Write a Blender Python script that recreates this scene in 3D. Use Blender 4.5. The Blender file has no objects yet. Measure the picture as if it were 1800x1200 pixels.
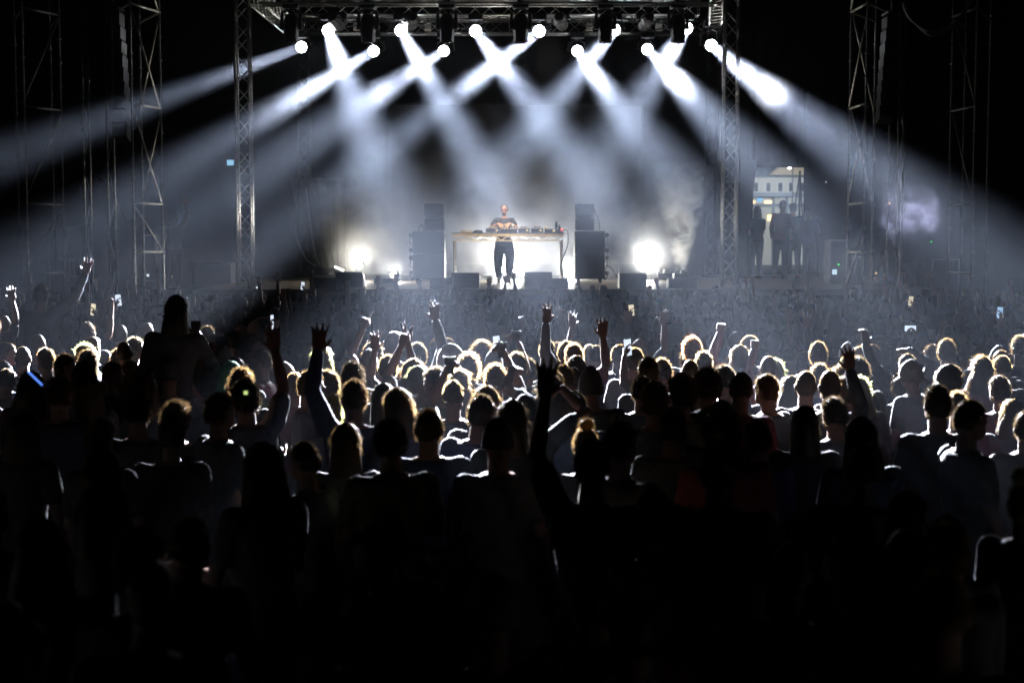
import bpy, bmesh, math, random
import numpy as np
from mathutils import Vector, Matrix
R = math.radians
random.seed(7)
sc = bpy.context.scene
C = sc.collection

# ------------------------------------------------------------------ camera
F = 2500.0                                  # focal length in photograph pixels (1800 wide)
TILT = math.atan(180 / F)
CAMZ = 2.72
cam_d = bpy.data.cameras.new('camera')
cam_d.sensor_width = 36; cam_d.lens = 36 * F / 1800
cam_d.clip_start = 0.1; cam_d.clip_end = 500
cam_d.dof.use_dof = True; cam_d.dof.focus_distance = 17.0; cam_d.dof.aperture_fstop = 2.0
cam = bpy.data.objects.new('camera', cam_d); C.objects.link(cam)
cam.location = (0, 0, CAMZ); cam.rotation_euler = (R(90) - TILT, 0, 0)
sc.camera = cam

def P(px, py, Y):
    """world point at depth Y seen at photograph pixel (px, py)"""
    a = (600 - py) / F
    dy = math.cos(TILT) + a * math.sin(TILT)
    dz = -math.sin(TILT) + a * math.cos(TILT)
    return Vector(((px - 900) / F / dy * Y, Y, CAMZ + dz / dy * Y))

# ------------------------------------------------------------------ night sky
w = bpy.data.worlds.new('World'); sc.world = w; w.use_nodes = True
nt = w.node_tree
sky = nt.nodes.new('ShaderNodeTexSky'); sky.sky_type = 'NISHITA'; sky.sun_disc = False
sky.sun_elevation = R(-6); sky.sun_rotation = R(200)
bg = nt.nodes['Background']; bg.inputs['Strength'].default_value = 0.02
nt.links.new(sky.outputs[0], bg.inputs[0])
sc.view_settings.view_transform = 'Standard'; sc.view_settings.look = 'None'
sc.view_settings.exposure = 0; sc.view_settings.gamma = 1
cy = sc.cycles
cy.max_bounces = 4; cy.diffuse_bounces = 1; cy.glossy_bounces = 2; cy.transmission_bounces = 4
cy.volume_bounces = 0; cy.transparent_max_bounces = 8
cy.use_denoising = True; cy.use_light_tree = True
cy.volume_step_rate = 2.0; cy.volume_max_steps = 128
cy.sample_clamp_indirect = 0.4
cy.caustics_reflective = False; cy.caustics_refractive = False

# ------------------------------------------------------------------ helpers
def tag(o, label=None, cat=None, group=None, kind=None):
    if label: o['label'] = label
    if cat: o['category'] = cat
    if group: o['group'] = group
    if kind: o['kind'] = kind
    return o

def empty(name, loc=(0, 0, 0), rz=0.0):
    o = bpy.data.objects.new(name, None); C.objects.link(o)
    o.location = loc; o.rotation_euler = (0, 0, rz); o.empty_display_size = 0.2
    return o

def copy_tree(o, parent=None):
    c = o.copy(); C.objects.link(c)
    if parent: c.parent = parent
    for ch in list(o.children): copy_tree(ch, c)
    return c

def pmat(name, col, rough=0.6, metal=0.0, noise=0.0, nscale=8.0, bump=0.0, emit=None, estr=0.0, spec=0.5, trans=0.0, stretch=None):
    m = bpy.data.materials.new(name); m.use_nodes = True
    t = m.node_tree; b = t.nodes['Principled BSDF']
    b.inputs['Base Color'].default_value = (*col, 1); b.inputs['Roughness'].default_value = rough
    b.inputs['Metallic'].default_value = metal; b.inputs['Specular IOR Level'].default_value = spec
    b.inputs['Transmission Weight'].default_value = trans
    if noise or bump:
        tc = t.nodes.new('ShaderNodeTexCoord'); mp = t.nodes.new('ShaderNodeMapping')
        n = t.nodes.new('ShaderNodeTexNoise'); n.inputs['Scale'].default_value = nscale; n.inputs['Detail'].default_value = 5
        t.links.new(tc.outputs['Object'], mp.inputs[0]); t.links.new(mp.outputs[0], n.inputs['Vector'])
        if stretch: mp.inputs['Scale'].default_value = stretch
        if noise:
            r = t.nodes.new('ShaderNodeMapRange')
            r.inputs['From Min'].default_value = 0.3; r.inputs['From Max'].default_value = 0.7
            r.inputs['To Min'].default_value = 1 - noise; r.inputs['To Max'].default_value = 1 + noise
            mx = t.nodes.new('ShaderNodeMix'); mx.data_type = 'RGBA'; mx.blend_type = 'MULTIPLY'
            mx.inputs['Factor'].default_value = 1
            mx.inputs['A'].default_value = (*col, 1)
            t.links.new(n.outputs['Fac'], r.inputs['Value']); t.links.new(r.outputs[0], mx.inputs['B'])
            t.links.new(mx.outputs['Result'], b.inputs['Base Color'])
        if bump:
            bp = t.nodes.new('ShaderNodeBump'); bp.inputs['Strength'].default_value = bump; bp.inputs['Distance'].default_value = 0.02
            t.links.new(n.outputs['Fac'], bp.inputs['Height']); t.links.new(bp.outputs[0], b.inputs['Normal'])
    if emit:
        b.inputs['Emission Color'].default_value = (*emit, 1); b.inputs['Emission Strength'].default_value = estr
        m.cycles.emission_sampling = 'NONE' if estr > 30 else 'AUTO'
    return m

class MB:
    """collects shapes, then links them as ONE mesh object"""
    def __init__(s): s.v = []; s.f = []
    def add(s, v, f):
        b = len(s.v); s.v += [tuple(q) for q in v]; s.f += [tuple(b + i for i in q) for q in f]; return s
    def box(s, c, d, rot=None, bev=0.0):
        x, y, z = d[0] / 2, d[1] / 2, d[2] / 2; c = Vector(c)
        if bev <= 0:
            v = [Vector((a * x, b * y, e * z)) for a in (-1, 1) for b in (-1, 1) for e in (-1, 1)]
            f = [(0, 1, 3, 2), (4, 6, 7, 5), (0, 4, 5, 1), (2, 3, 7, 6), (0, 2, 6, 4), (1, 5, 7, 3)]
        else:
            bm = bmesh.new(); bmesh.ops.create_cube(bm, size=1)
            bmesh.ops.scale(bm, vec=d, verts=bm.verts)
            bmesh.ops.bevel(bm, geom=bm.edges[:], offset=bev, segments=2, affect='EDGES', profile=0.7)
            bm.verts.index_update()
            v = [q.co.copy() for q in bm.verts]; f = [[q.index for q in fc.verts] for fc in bm.faces]; bm.free()
        if rot is not None: v = [rot @ q for q in v]
        return s.add([q + c for q in v], f)
    def tube(s, a, b, r, r2=None, n=8, cap=True):
        a = Vector(a); b = Vector(b); r2 = r if r2 is None else r2
        d = (b - a).normalized(); u = d.orthogonal().normalized(); w_ = d.cross(u)
        v = []
        for q, rr in ((a, r), (b, r2)):
            v += [q + (u * math.cos(2 * math.pi * k / n) + w_ * math.sin(2 * math.pi * k / n)) * rr for k in range(n)]
        f = [(k, (k + 1) % n, n + (k + 1) % n, n + k) for k in range(n)]
        if cap: f += [tuple(range(n - 1, -1, -1)), tuple(range(n, 2 * n))]
        return s.add(v, f)
    def path(s, pts, r, n=6):
        pts = [Vector(p) for p in pts]
        rings = []
        u = None
        for i, p in enumerate(pts):
            d = (pts[min(i + 1, len(pts) - 1)] - pts[max(i - 1, 0)]).normalized()
            u = d.orthogonal().normalized() if u is None else (u - d * u.dot(d)).normalized()
            w_ = d.cross(u)
            rr = r[i] if isinstance(r, (list, tuple)) else r
            rings.append([p + (u * math.cos(2 * math.pi * k / n) + w_ * math.sin(2 * math.pi * k / n)) * rr for k in range(n)])
        v = [q for g in rings for q in g]; f = []
        for i in range(len(pts) - 1):
            f += [(i * n + k, i * n + (k + 1) % n, (i + 1) * n + (k + 1) % n, (i + 1) * n + k) for k in range(n)]
        f += [tuple(range(n - 1, -1, -1)), tuple((len(pts) - 1) * n + k for k in range(n))]
        return s.add(v, f)
    def lathe(s, prof, c=(0, 0, 0), axis=None, n=20):
        """prof: (radius, height) pairs along the axis"""
        q = Vector((0, 0, 1)).rotation_difference(Vector(axis)) if axis is not None else None
        v = []; c = Vector(c)
        for r, h in prof:
            for k in range(n):
                p = Vector((r * math.cos(2 * math.pi * k / n), r * math.sin(2 * math.pi * k / n), h))
                v.append(c + (q @ p if q else p))
        f = []
        for i in range(len(prof) - 1):
            f += [(i * n + k, i * n + (k + 1) % n, (i + 1) * n + (k + 1) % n, (i + 1) * n + k) for k in range(n)]
        f += [tuple(range(n - 1, -1, -1)), tuple((len(prof) - 1) * n + k for k in range(n))]
        return s.add(v, f)
    def prism(s, pts, c, th, rot=None):
        """2D outline in local XZ, thickness th along Y"""
        n = len(pts); c = Vector(c)
        v = [Vector((x, y * th / 2, z)) for y in (-1, 1) for x, z in pts]
        if rot is not None: v = [rot @ q for q in v]
        f = [tuple(range(n)), tuple(range(2 * n - 1, n - 1, -1))]
        f += [(k, n + k, n + (k + 1) % n, (k + 1) % n) for k in range(n)]
        return s.add([q + c for q in v], f)
    def mesh(s, name):
        m = bpy.data.meshes.new(name); m.from_pydata(s.v, [], s.f); m.update()
        return m
    def build(s, name, mat, parent=None, smooth=False):
        m = s.mesh(name); m.materials.append(mat)
        if smooth: m.polygons.foreach_set('use_smooth', [True] * len(m.polygons))
        bm = bmesh.new(); bm.from_mesh(m); bmesh.ops.recalc_face_normals(bm, faces=bm.faces); bm.to_mesh(m); bm.free()
        o = bpy.data.objects.new(name, m); C.objects.link(o)
        if parent: o.parent = parent
        return o

M = {}
M['shaded_steel'] = pmat('shaded_steel', (0.07, 0.068, 0.063), 0.5, 0.6, noise=0.3, nscale=12)  # darker steel copy: gloom of back posts and outer towers put into the colour
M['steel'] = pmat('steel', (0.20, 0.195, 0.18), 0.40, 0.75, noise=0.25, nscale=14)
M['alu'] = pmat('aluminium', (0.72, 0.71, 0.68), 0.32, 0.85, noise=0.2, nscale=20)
M['black_metal'] = pmat('black_metal', (0.02, 0.02, 0.022), 0.42, 0.0, noise=0.3, nscale=25)
M['black_plastic'] = pmat('black_plastic', (0.018, 0.018, 0.02), 0.35)
M['cab'] = pmat('cabinet_paint', (0.035, 0.033, 0.035), 0.55, noise=0.4, nscale=40, bump=0.15)
M['grille'] = pmat('grille', (0.03, 0.03, 0.032), 0.5, noise=0.6, nscale=220, bump=0.3)
M['rubber'] = pmat('rubber', (0.015, 0.015, 0.016), 0.7)
M['cable'] = pmat('cable', (0.03, 0.03, 0.032), 0.5)
M['pale_cable'] = pmat('pale_cable', (0.35, 0.34, 0.31), 0.5)
M['deck'] = pmat('deck', (0.32, 0.25, 0.17), 0.45, noise=0.35, nscale=3.0, bump=0.1, stretch=(0.4, 6, 1))
M['black_cloth'] = pmat('black_cloth', (0.005, 0.005, 0.006), 0.95, noise=0.4, nscale=6, spec=0.1)
M['drape'] = pmat('drape', (0.025, 0.025, 0.028), 0.9, noise=0.3, nscale=4)
M['screen'] = pmat('screen', (0.09, 0.09, 0.10), 0.7, noise=0.15, nscale=3)
M['ground'] = pmat('ground', (0.06, 0.058, 0.05), 0.95, noise=0.5, nscale=1.5, bump=0.4)
M['glass'] = pmat('dark_glass', (0.02, 0.02, 0.025), 0.08)
def glow_glass(name, col, st):
    m = bpy.data.materials.new(name); m.use_nodes = True; t = m.node_tree; t.nodes.clear()
    o = t.nodes.new('ShaderNodeOutputMaterial'); e = t.nodes.new('ShaderNodeEmission'); x = t.nodes.new('ShaderNodeBsdfTransparent'); a = t.nodes.new('ShaderNodeAddShader')
    e.inputs[0].default_value = (*col, 1); e.inputs[1].default_value = st
    t.links.new(e.outputs[0], a.inputs[0]); t.links.new(x.outputs[0], a.inputs[1]); t.links.new(a.outputs[0], o.inputs['Surface'])
    m.cycles.emission_sampling = 'NONE'; return m
M['lens'] = glow_glass('lamp_lens', (0.93, 0.96, 1.0), 25)
M['tan_metal'] = pmat('table_metal', (0.80, 0.72, 0.56), 0.4, 0.6, noise=0.15, nscale=15)
M['white'] = pmat('white_paint', (0.75, 0.75, 0.73), 0.5)

# ------------------------------------------------------------------ lit lamps: (lens x, lens y, depth, target x at y 600 / depth 12)
BEAM = (0.82, 0.87, 1.0)
LAMPS = [
 (577, 54, 34.0, 772, 3.0, 'leftmost lit moving head of the upper row, beam down to the right'),
 (705, 54, 34.0, 1016, 3.0, 'second lit moving head of the upper row, left of centre, beam to the right'),
 (836, 55, 34.0, 1244, 3.4, 'lit moving head of the upper row just left of the DJ, beam to the right'),
 (948, 55, 34.0, 238, 3.0, 'lit moving head of the upper row just right of the DJ, beam to the left'),
 (1080, 53, 34.0, 636, 2.6, 'lit moving head of the upper row peeking out behind an unlit head, beam left'),
 (1207, 50, 34.0, 843, 2.6, 'rightmost lit moving head of the upper row, beam down to the left'),
 (530, 83, 37.0, -860, 1.7, 'lit moving head beside the left front post, long beam across the left edge'),
 (657, 90, 37.0, -188, 2.3, 'leftmost of the four low lit moving heads, beam to the left'),
 (780, 90, 37.0, 15, 2.3, 'lit moving head low above the left speaker stack, beam to the left'),
 (1015, 90, 37.0, 1387, 2.6, 'lit moving head low above the right speaker stack, beam to the right'),
 (1138, 87, 37.0, 1611, 2.8, 'lit moving head low over the right smoke jet, dense white beam to the right'),
 (1250, 80, 35.0, 1900, 4.6, 'lit moving head behind the right front post, brightest beam to the right'),
]
POW = 130
SPREAD = 3.7
def yoke_body(root, kind):
    pass

def moving_head(name, label, pos, direction, lit, top_z, grp, roll=0.0):
    """body axis along direction (lens end), hung under a truss by base and yoke"""
    pos = Vector(pos); d = Vector(direction).normalized()
    root = empty(name, (pos.x, pos.y, top_z))
    tag(root, label, 'stage light', grp)
    off = Vector((pos.x, pos.y, top_z))
    L = 0.46
    cen = pos - d * 0.30                    # tilt pivot
    # base plate box
    MB().box((0, 0, -0.07), (0.34, 0.26, 0.14), bev=0.02).box((0, 0, 0.02), (0.14, 0.10, 0.05)).build('base', M['black_metal'], root)
    # yoke in the vertical plane across the pan direction
    hd = Vector((d.x, d.y, 0)); hd = hd.normalized() if hd.length > 0.05 else Vector((0, -1, 0))
    side = Vector((-hd.y, hd.x, 0))
    c = cen - off
    y = MB()
    arm_top = Vector((c.x, c.y, -0.15))
    y.path([Vector((0, 0, -0.13)), arm_top + Vector((0, 0, 0.0))], 0.05, 8)
    for s_ in (-1, 1):
        a = arm_top + side * s_ * 0.06; b = arm_top + side * s_ * 0.19 + Vector((0, 0, -0.07)); e = c + side * s_ * 0.205
        y.path([a, b, e + Vector((0, 0, -0.03))], [0.03, 0.035, 0.045], 8)
    y.build('yoke', M['yoke'], root)
    # head shell (octagonal lathe) from back to lens rim
    prof = [(0.06, -0.30), (0.11, -0.28), (0.155, -0.18), (0.165, -0.02), (0.16, 0.12), (0.145, 0.285), (0.142, 0.30)]
    h = MB().lathe(prof, c, d, 8); h.build('head_shell', M['black_metal'], root)
    if lit:
        ln = MB().lathe([(0.138 * math.cos(R(a)), 0.305 + 0.115 * math.sin(R(a))) for a in (-4, 12, 28, 44, 60, 74, 88)], c, d, 24).build('lens', M['lens'], root, True)
        li = bpy.data.lights.new('beam', 'AREA'); li.shape = 'DISK'; li.size = 0.24; li.spread = R(SPREAD)
        li.energy = POW * lit; li.color = BEAM
        lo = bpy.data.objects.new('beam', li); C.objects.link(lo); lo.parent = root
        lo.location = c + d * 0.306
        lo.rotation_euler = d.to_track_quat('-Z', 'Y').to_euler()
    else:
        MB().lathe([(0.134, 0.302), (0.128, 0.315), (0.07, 0.33), (0.01, 0.332)], c, d, 24).build('lens', M['glass'], root, True)
    return root
M['yoke'] = pmat('yoke_paint', (0.05, 0.05, 0.055), 0.3, 0.3)

# ------------------------------------------------------------------ ground, stage, backdrop
FLOOR = 1.67
def sheet(name, x0, x1, y0, y1, z, mat, kind='structure'):
    o = MB().add([(x0, y0, z), (x1, y0, z), (x1, y1, z), (x0, y1, z)], [(0, 1, 2, 3)]).build(name, mat)
    tag(o, kind=kind); return o
sheet('ground', -160, 160, -20, 260, 0, M['ground'])

st = empty('stage_platform', (0, 30, 0)); tag(st, 'wide raised stage with pale wooden deck and black skirt', 'stage')
def W(px, Y): return (px - 900) / F * Y
SX0, SX1 = W(340, 29.8), 9.0
MB().box(((SX0 + SX1) / 2, 35.9 - 30, FLOOR - 0.06), (SX1 - SX0, 12.4, 0.12)).build('deck', M['deck'], st)
MB().box(((SX0 + SX1) / 2, 29.74 - 30, 0.74), (SX1 - SX0 - 0.02, 0.03, 1.47)).build('skirt', M['black_cloth'], st)
for i in range(9):
    for y_ in (30.6, 34, 38, 41.5):
        x = SX0 + 0.4 + (SX1 - SX0 - 0.8) * i / 8
        MB().tube((x, y_ - 30, 0), (x, y_ - 30, FLOOR - 0.13), 0.03).build('leg', M['steel'], st)

def curtain(name, x0, x1, y, z0, z1, mat, label, amp=0.09, wl=0.42, gather=None):
    n = max(8, int((x1 - x0) / wl * 9)); rows = 10
    v = []; f = []
    rnd = random.Random(int(x0 * 100) + 5)
    ph = 0; phs = []
    for i in range(n + 1):
        ph += 2 * math.pi / 9 * rnd.uniform(0.7, 1.3); phs.append(ph)
    for j in range(rows + 1):
        t = j / rows; z = z1 + (z0 - z1) * t
        for i in range(n + 1):
            x = x0 + (x1 - x0) * i / n
            a = amp * (0.5 + 0.5 * t) * math.sin(phs[i] + 0.5 * math.sin(3 * t + i * 0.1))
            yy = y + a
            if gather: x, yy = gather(x, yy, t)
            v.append((x, yy, z))
    for j in range(rows):
        for i in range(n):
            f.append((j * (n + 1) + i, j * (n + 1) + i + 1, (j + 1) * (n + 1) + i + 1, (j + 1) * (n + 1) + i))
    o = MB().add(v, f).build(name, mat, smooth=True)
    sm = o.modifiers.new('thick', 'SOLIDIFY'); sm.thickness = 0.006
    return tag(o, label, 'curtain')
DX0, DX1, DZ = W(1322, 41.6), W(1410, 41.6), CAMZ + 124 / F * 41.6
curtain('stage_curtain', -16, DX0, 41.6, 0.02, 9.5, M['black_cloth'], 'black backdrop curtain hung across the whole back of the stage', 0.02, 1.2)
curtain('stage_curtain', DX1, 17, 41.6, 0.02, 9.5, M['black_cloth'], 'black curtain right of the gap that shows the pale building', 0.02, 1.2)
curtain('stage_curtain', DX0 + 0.01, DX1 - 0.01, 41.5, DZ, 9.5, M['black_cloth'], 'short black curtain above the gap that shows the pale building', 0.04)
pts = [(W(1322, 41.3), DZ + 0.2), (W(1328, 41.3), DZ + 0.2), (W(1311, 41.3), CAMZ - 20 / F * 41.3), (W(1313, 41.3), FLOOR + 0.02), (W(1290, 41.3), FLOOR + 0.02), (W(1300, 41.3), DZ + 0.2)]
tag(MB().prism(pts, (0, 41.3, 0), 0.05).build('side_drape', M['drape'], None), 'slanting dark drape pulled aside at the left of the bright gap', 'curtain')
# grey backdrop panel
bp_ = empty('backdrop_screen', (0, 40.6, 0)); tag(bp_, 'large grey backdrop panel behind the DJ, top edge showing in the haze', 'screen')
bx0, bx1, bz1 = W(685, 40.6), W(1127, 40.6), CAMZ + 231 / F * 40.6
MB().box(((bx0 + bx1) / 2, 0, (2.0 + bz1) / 2), (bx1 - bx0, 0.05, bz1 - 2.0)).build('panel', M['screen'], bp_)
m = MB()
for x in (bx0, bx1): m.box((x, 0.0, (2.0 + bz1) / 2), (0.07, 0.09, bz1 - 2.0 + 0.02))
m.box(((bx0 + bx1) / 2, 0, bz1 + 0.035), (bx1 - bx0 + 0.07, 0.09, 0.06)); m.build('frame', M['black_metal'], bp_)
for x in (bx0 + 0.6, 0, bx1 - 0.6): MB().tube((x, 0.1, FLOOR), (x, 0.1, bz1 - 0.2), 0.035).build('support_pole', M['black_metal'], bp_)
# pale gathered gauze at back left
def gath(x, y, t):
    cx = W(568, 39.6) + 0.42 * t
    return (cx + (x - cx) * (1.0 - 0.45 * t), y)
curtain('gauze_curtain', W(512, 39.6), W(625, 39.6), 39.6, FLOOR + 0.25, 4.4, pmat('gauze', (0.13, 0.13, 0.125), 0.9, noise=0.3, nscale=5), 'pale gathered gauze curtain hanging at the back left of the stage', 0.07, 0.30, gath)
def rope(name, px, label, mat=M['pale_cable'], r=0.012, cat='cable', Y=None):
    pts = [P(x, y, Y_) for x, y, Y_ in px]
    out = []
    for i in range(len(pts) - 1):
        p0 = pts[max(i - 1, 0)]; p1 = pts[i]; p2 = pts[i + 1]; p3 = pts[min(i + 2, len(pts) - 1)]
        for k in range(6):
            t = k / 6
            out.append(0.5 * ((2 * p1) + (p2 - p0) * t + (2 * p0 - 5 * p1 + 4 * p2 - p3) * t * t + (3 * p1 - p0 - 3 * p2 + p3) * t ** 3))
    out.append(pts[-1])
    return tag(MB().path(out, r, 6).build(name, mat, smooth=True), label, cat)
rope('tie_rope', [(538, 330, 39), (545, 390, 39), (553, 440, 39), (562, 466, 39)], 'pale tie rope slanting down beside the gauze curtain', r=0.02)
rope('tie_rope', [(513, 375, 39), (522, 420, 39), (538, 455, 39), (556, 467, 39)], 'pale rope sagging left of the gauze curtain', r=0.02)

# ------------------------------------------------------------------ trusses
def truss(name, a, b, w_, label, cat='truss', grp=None, step=None, up=None, mat=None, base=False):
    a = Vector(a); b = Vector(b); d = (b - a); L = d.length; d.normalize()
    up = Vector(up) if up else (Vector((0, 0, 1)) if abs(d.z) < 0.5 else Vector((0, 1, 0)))
    u = (up - d * up.dot(d)).normalized(); v = d.cross(u)
    mat = mat or M['alu']
    root = empty(name, a); tag(root, label, cat, grp)
    h = w_ / 2
    cs = [(u * sx + v * sy) * h for sx, sy in ((1, 1), (1, -1), (-1, -1), (-1, 1))]
    for c in cs:
        MB().tube(c, c + d * L, 0.024, n=8).build('chord', mat, root, True)
    m = MB(); n = max(2, round(L / (step or w_))); s = L / n
    for k in range(4):
        c0, c1 = cs[k], cs[(k + 1) % 4]
        for i in range(n):
            p, q = (c0, c1) if i % 2 == 0 else (c1, c0)
            m.tube(p + d * (i * s), q + d * ((i + 1) * s), 0.0095, n=5, cap=False)
        m.tube(c0, c1, 0.012, n=5); m.tube(c0 + d * L, c1 + d * L, 0.012, n=5)
    m.build('bracing', mat, root)
    if base: MB().box((0, 0, 0.012), (w_ + 0.25, w_ + 0.25, 0.024)).build('base_plate', mat, root)
    return root
TT = 7.69; TM = 7.99                      # underside of the roof trusses
YF, YB = 30.7, 39.6
for px, side in ((432.5, 'left'), (1281, 'right')):
    x = W(px, YF)
    truss('truss_post', (x, YF, FLOOR), (x, YF, 8.3), 0.29, 'tall aluminium lattice post at the front %s corner of the stage' % side, 'truss', 'lattice posts carrying the stage roof', step=0.33, base=True)
    xb = W(538, YB) if side == 'left' else W(1248, YB)
    truss('truss_post', (xb, YB, FLOOR), (xb, YB, 7.9), 0.29, 'hazy lattice post at the back %s corner of the stage' % side, 'truss', 'lattice posts carrying the stage roof', step=0.33, base=True, mat=M['shaded_steel'])
    truss('roof_truss', (x + (0.25 if side == 'left' else -0.25), YF + 0.2, TT + 0.2), (xb, YB, TM + 0.2), 0.30, 'slanting roof side truss running back from the %s front post' % side, 'truss', 'roof trusses', step=0.3)
truss('roof_truss', (W(447, YF) + 0.2, YF, TT + 0.17), (W(1267, YF) - 0.2, YF, TT + 0.17), 0.34, 'front roof truss along the top edge, carrying the unlit moving heads', 'truss', 'roof trusses', step=0.4)
truss('roof_truss', (W(500, 34.2), 34.4, TM + 0.2), (W(1225, 34.2), 34.4, TM + 0.2), 0.34, 'middle roof truss behind the front one, carrying the upper lit row', 'truss', 'roof trusses', step=0.4)
truss('roof_truss', (W(540, 37.2), 37.4, TM + 0.2), (W(1235, 37.2), 37.4, TM + 0.2), 0.34, 'rear roof truss in the haze above the lower lit row', 'truss', 'roof trusses', step=0.4)

# ------------------------------------------------------------------ moving heads
TDEP = (12.0, 14, 13.2, 15.5, 12.8, 11.8, 14.5, 15.5, 13, 12.6, 12.6, 12.3)
for (px, py, Y, xt, lit, lab), td in zip(LAMPS, TDEP):
    p = P(px, py, Y); t = P(xt, 600, td)
    moving_head('moving_head', lab, p, t - p, lit, TM, 'lit moving heads')
dk = ['leftmost unlit moving head hanging beside the left front post', 'unlit moving head right of the leftmost crossing beams, front truss', 'unlit moving head above the left speaker stack, front truss',
      'unlit moving head left of the lit lamp over the DJ table', 'unlit moving head half hiding a lit lamp above the right stack', 'rightmost unlit moving head half hiding a lit lamp, front truss']
for i, px in enumerate((517, 650, 787, 915, 1062, 1188)):
    x = W(px, YF); z = CAMZ + (421 - 58) / F * YF
    moving_head('moving_head', dk[i], (x, YF, z - 0.28), (0.0, -0.04, -1), 0, TT + 0.05, 'unlit moving heads')
dk2 = ['round backlit unlit moving head just right of the leftmost upper lamp', 'round backlit unlit moving head right of the second upper lamp', 'round unlit moving head between two lit lamps right of the DJ', 'dim round unlit moving head near the top right lamps']
for i, px in enumerate((598, 722, 988, 1130)):
    x = W(px, 33.6); z = P(px, 42, 33.6).z
    moving_head('moving_head', dk2[i], (x, 33.6 + 0.3, z), (0.15 * (-1) ** i, 0.9, -0.2), 0, TM, 'unlit moving heads')
# small pale lamp boxes under the middle truss
for i, px in enumerate((627, 752, 906, 1036, 1158)):
    p = P(px, 48, 34.9)
    r = empty('blinder_lamp', (p.x, p.y, p.z)); tag(r, 'small pale square lamp box under the middle truss, %s from the left' % ('first', 'second', 'third', 'fourth', 'fifth')[i], 'stage light', 'small square lamp boxes')
    MB().box((0, 0, 0), (0.15, 0.12, 0.18), bev=0.015).build('housing', M['tan_metal'], r)
    MB().box((0, -0.07, 0), (0.11, 0.02, 0.13)).build('front_panel', M['white'], r)
    MB().path([(-0.09, 0, 0), (-0.09, 0, 0.14), (0.09, 0, 0.14), (0.09, 0, 0)], 0.012).tube((0, 0, 0.14), (0, 0, 0.27), 0.015).build('bracket', M['black_metal'], r)
# cables looped under the trusses
rng = random.Random(3)
for i in range(6):
    x0 = 560 + i * 110; Y = 34.1
    rope('power_cable', [(x0, 30, Y), (x0 + 30, 44 + rng.uniform(0, 10), Y), (x0 + 70, 40 + rng.uniform(0, 8), Y), (x0 + 100, 30, Y)], 'thin dark cable looping under the middle roof truss', M['cable'], 0.014)['group'] = 'cables looping under the roof truss'

# ------------------------------------------------------------------ floor lights
def floor_light(px, py, Y, power, label, yaw=0.0):
    p = P(px, py, Y)
    r = empty('floor_light', (p.x, p.y, FLOOR), yaw); tag(r, label, 'stage light', 'floor lights at the back of the stage')
    h = p.z - FLOOR
    m = MB(); m.box((0, 0.05, 0.015), (0.3, 0.3, 0.03))
    for s_ in (-1, 1): m.box((s_ * 0.14, 0.03, 0.03 + h / 2), (0.02, 0.05, h))
    m.build('bracket', M['black_metal'], r)
    MB().lathe([(0.06, 0.20), (0.11, 0.16), (0.125, -0.05), (0.125, -0.1)], (0, 0.02, h), (0, 1, 0.15), 16).build('can', M['black_metal'], r, True)
    MB().lathe([(0.08, 0.0), (0.08, 0.015), (0.05, 0.04), (0.01, 0.045)], (0, -0.08, h), (0, -1, 0.1), 20).build('lens', M['lens_warm'], r, True)
    li = bpy.data.lights.new('floor_beam', 'SPOT'); li.energy = power; li.color = (1.0, 0.97, 0.88); li.spot_size = R(150); li.spot_blend = 0.8; li.shadow_soft_size = 0.10
    lo = bpy.data.objects.new('floor_beam', li); C.objects.link(lo); lo.parent = r; lo.location = (0, -0.16, h + 0.02)
    lo.rotation_euler = Vector((0, -1, 0.35)).to_track_quat('-Z', 'Y').to_euler()
M['lens_warm'] = pmat('floor_lens', (1, 1, 1), 0.3, emit=(1, 0.97, 0.88), estr=30.5)
FL = 520
floor_light(632, 466, 36.8, FL * 0.40, 'bright floor light behind the left monitor boxes')
floor_light(693, 484, 35.6, FL * 0.8, 'low floor light left of the left speaker stack')
floor_light(882, 474, 36.6, FL * 1.0, 'bright floor light showing between the DJ\'s legs')
floor_light(906, 477, 37.0, FL * 0.6, 'floor light at the DJ\'s right heel')
floor_light(1136, 467, 36.8, FL * 0.75, 'brightest floor light right of the right speaker stack')
floor_light(1003, 478, 37.4, FL * 0.4, 'floor light peeking out at the left of the right stack')
# tilted light bar back left, low boxes on deck
p = P(596, 472, 37); r = empty('light_bar', (p.x, p.y, FLOOR)); tag(r, 'short bright tilted light bar at the back left of the deck', 'stage light')
MB().box((0, 0, p.z - FLOOR), (0.26, 0.05, 0.05), Matrix.Rotation(R(24), 3, 'Y')).build('tube', pmat('bar_glow', (1, 1, 1), emit=(1, 0.98, 0.92), estr=3), r)
MB().tube((-0.08, 0, 0), (-0.08, 0, p.z - FLOOR), 0.015).tube((0.08, 0, 0), (0.08, 0, p.z - FLOOR - 0.06), 0.015).build('bracket', M['black_metal'], r)

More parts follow.
